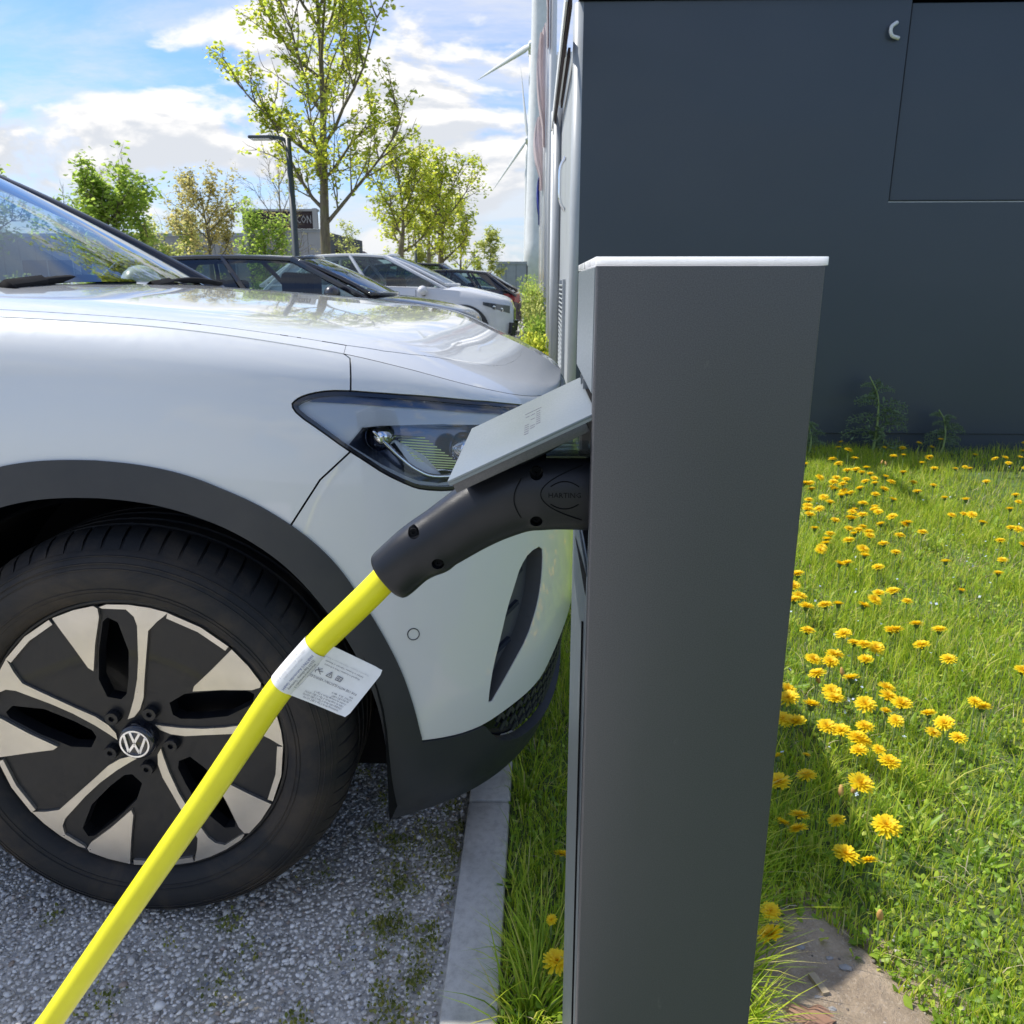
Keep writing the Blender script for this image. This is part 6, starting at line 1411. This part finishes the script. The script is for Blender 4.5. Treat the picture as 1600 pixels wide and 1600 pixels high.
# shrubs and tall weeds along the pale facades
def shrub(X, Y, H_, r, n, mat, label, seed, name='shrub'):
    R = np.random.RandomState(seed); e = empty(name, label, 'shrub', (X, Y, 0)); G = []; P = []
    for k in range(26):
        a = R.uniform(0, 2*pi); q = R.uniform(0, 1)**.5*r; t = np.array([X+cos(a)*q, Y+sin(a)*q*1.5, H_*R.uniform(.55, 1.05)]); b = np.array([X+cos(a)*q*.4, Y+sin(a)*q*.6, 0]); st = spline([b, (b+t)/2+R.normal(0, .04, 3), t], 6); G.append(tube(st, [.008, .007, .006, .005, .004, .002], 4))
        for p in st[1:]: P.append(p+R.normal(0, .06, (n//(26*5), 3)))
    mk('stems', join(*G), M['stem'], e); P = np.concatenate(P); leaves('foliage', P, R.uniform(.04, .09, len(P)), M[mat], R, .45, .7, parent=e); return e
for i, (X, Y, H_, r, mt) in enumerate(((-.08, 11.2, .42, .16, 'leaf_y'), (0.02, 13.2, .62, .2, 'leaf_g'), (-.05, 15.5, .80, .22, 'leaf_p'), (.0, 18.2, .95, .25, 'leaf_y'), (-.1, 21.5, 1.0, .3, 'leaf_g'), (-.12, 25.5, 1.1, .35, 'leaf_p'), (-.2, 30, 1.2, .45, 'leaf_g'), (-.3, 37, 1.5, .6, 'leaf_g'))):
    shrub(X, Y, H_, r, 1500, mt, ('yellow-green weeds', 'green bush', 'pale tall weeds', 'yellow-green bush', 'dense green bush', 'tall pale bush', 'dark green bush', 'farthest green bush')[i]+' growing along the pale wall, number %s along from the post' % ('one', 'two', 'three', 'four', 'five', 'six', 'seven', 'eight')[i], 50+i)
R = np.random.RandomState(77); n = 16000; x = R.uniform(KX1+.01, WX-.04, n); y = 3.0+13*R.uniform(0, 1, n)**1.1; blades('tall_grass', x, y, R.uniform(.05, .2, n)*(1+.4*np.sin(y*3)), R, M['grass'], wd=.006, seg=2, lab='rough grass between the kerb and the pale walls')
x = R.uniform(KX1, WX-.05, 260); y = R.uniform(6.5, 14, 260); P = np.stack([x, y, R.uniform(.08, .2, 260)], -1); tag(leaves('yellow_blossom', P, .035, M['petal'], R, 1., .3), 'small yellow blossoms in the rough grass by the pale wall', 'blossom')
# ---------------------------------------------------------------- lamps
def lamp(px, Y, H_, label, arm=1.5, r=.075, dirn=-1):
    X = tx(px, Y); e = empty('street_lamp', label, 'street lamp', (X, Y, 0)); mk('post', tube([(X, Y, 0), (X, Y, 1.0), (X, Y, 1.02), (X, Y, H_)], [r*1.15, r*1.15, r, r*.75], 12), M['lamppost'], e, smooth=True)
    mk('arm', tube(spline([(X, Y, H_-.25), (X+dirn*.1, Y, H_-.02), (X+dirn*arm*.55, Y, H_+.02)], 8), r*.5, 8), M['lamppost'], e, smooth=True)
    mk('lamp_head', join(box(X+min(dirn*arm*.35, dirn*arm), X+max(dirn*arm*.35, dirn*arm), Y-.15, Y+.15, H_-.02, H_+.045, .025)), M['lamppost'], e); mk('lamp_glass', box(X+min(dirn*arm*.45, dirn*arm*.95), X+max(dirn*arm*.45, dirn*arm*.95), Y-.13, Y+.12, H_-.034, H_-.021), M['acrylic'], e)
s = plain('lamp_post_paint', (.035, .05, .055), .45, .06, 4); M['lamppost'] = s.m
lamp(466, 19, 4.25, 'dark lamp post with a flat head beside the tall maple', .85, .085)
lamp(651, 40, 4.6, 'thin lamp post between the two smaller maples', .9, .07)
lamp(741, 75, 4.0, 'far lamp post left of the turbine tower', 1.6, .09)
# ---------------------------------------------------------------- far buildings
def far_building(x0p, x1p, Y, ztop, depth, label, mat, joints=8, windows=(), dark_top=None, roofmat=None):
    x0, x1 = tx(x0p, Y), tx(x1p, Y); e = empty('warehouse', label, 'building', ((x0+x1)/2, Y, 0)); step = (x1-x0)/joints
    for i in range(joints): mk('wall_panel', box(x0+i*step+.02, x0+(i+1)*step-.02, Y, Y+.3, 0, ztop), mat, e)
    mk('core', box(x0+.05, x1-.05, Y+.06, Y+depth, 0, ztop-.05), M['concrete_dark'], e); mk('parapet', box(x0-.1, x1+.1, Y-.08, Y+.5, ztop-.25, ztop+.02), roofmat or M['greymetal'], e)
    for (a, b, z0, z1) in windows:
        w = mk('window', box(tx(a, Y), tx(b, Y), Y-.05, Y-.01, z0, z1), M['far_pane'], e)
        n = max(1, int((tx(b, Y)-tx(a, Y))/1.6))
        for k in range(n+1): q = tx(a, Y)+(tx(b, Y)-tx(a, Y))*k/n; mk('frame', box(q-.05, q+.05, Y-.09, Y-.052, z0, z1), M['greymetal'], w)
    return e
s = plain('concrete_panel', (.30, .295, .28), .85, .06, .6); M['concrete'] = s.m
s = plain('light_concrete_panel', (.36, .35, .33), .85, .05, .5); M['concrete2'] = s.m
M['concrete_dark'] = plain('joint_dark', (.10, .10, .10), .9).m; M['far_pane'] = MT('far_window_pane', (.03, .04, .055), .12, coat=.5).m
far_building(-260, 392, 70, 5.35, 24, 'long low grey concrete warehouse across the car park', M['concrete'], 26, ((40, 120, 1.6, 3.2), (236, 276, 1.2, 3.4), (345, 372, 1.4, 3.0), (130, 150, .2, 3.0)))
blk = far_building(389, 505, 74, 5.9, 18, 'taller concrete block with a dark rooftop sign band', M['concrete2'], 6, ((396, 410, .8, 2.8), (470, 480, 1.0, 2.8)))
xa, xb = tx(390, 74), tx(503, 74)
mk('sign_band', box(xa, xb, 73.6, 74.2, 5.95, 7.35, .03), M['brown'], blk); mk('sign_cap', box(xa-.1, xb+.1, 73.5, 74.3, 7.36, 7.55), M['concrete2'], blk)
for k, x_ in enumerate((xa+.2, xb-.3)): mk('sign_post', box(x_, x_+.4, 73.4, 73.59, 5.92, 7.6), M['concrete2'], blk)
V, Fc = text_geo('METALCON', .95, 1.0); cxs = (tx(440, 74)+tx(497, 74))/2; mk('sign_letters', ([(cxs+x*.62, 73.52, 6.66+y) for x, y, _ in V], Fc), M['concrete2'], blk)
gb = empty('warehouse', 'low dark-roofed gabled shed right of the tall maple trunk', 'building', (tx(540, 80), 80, 0)); xg = [tx(q, 80) for q in (503, 520, 575)]
mk('wall', box(xg[0], xg[2], 80, 95, 0, 2.6), M['concrete'], gb); mk('roof', prism([(xg[0]-.2, 2.62), (xg[2]+.3, 2.62), (xg[1], 4.9)], lambda u, v, d: (u, 79.6+d, v), 16), M['brown'], gb)
far_building(775, 822, 90, 3.6, 20, 'plain grey box-shaped building left of the turbine tower', M['greymetal'], 3)
far_building(560, 700, 120, 3.4, 20, 'very distant low pale building behind the maples', M['concrete2'], 8)
# hedge line far behind the car park
R = np.random.RandomState(91); n = 14000; x = R.uniform(-60, -2, n); y = 62+R.uniform(0, 3, n); z = R.uniform(0, 1, n)*(1.1+.5*np.sin(x*.9)+.35*np.sin(x*2.3))
tag(leaves('hedge', np.stack([x, y, z+.1], -1), R.uniform(.14, .3, n), M['leaf_p'], R, .9, .3), 'low ragged yellow-green hedge along the far side of the car park', 'hedge')
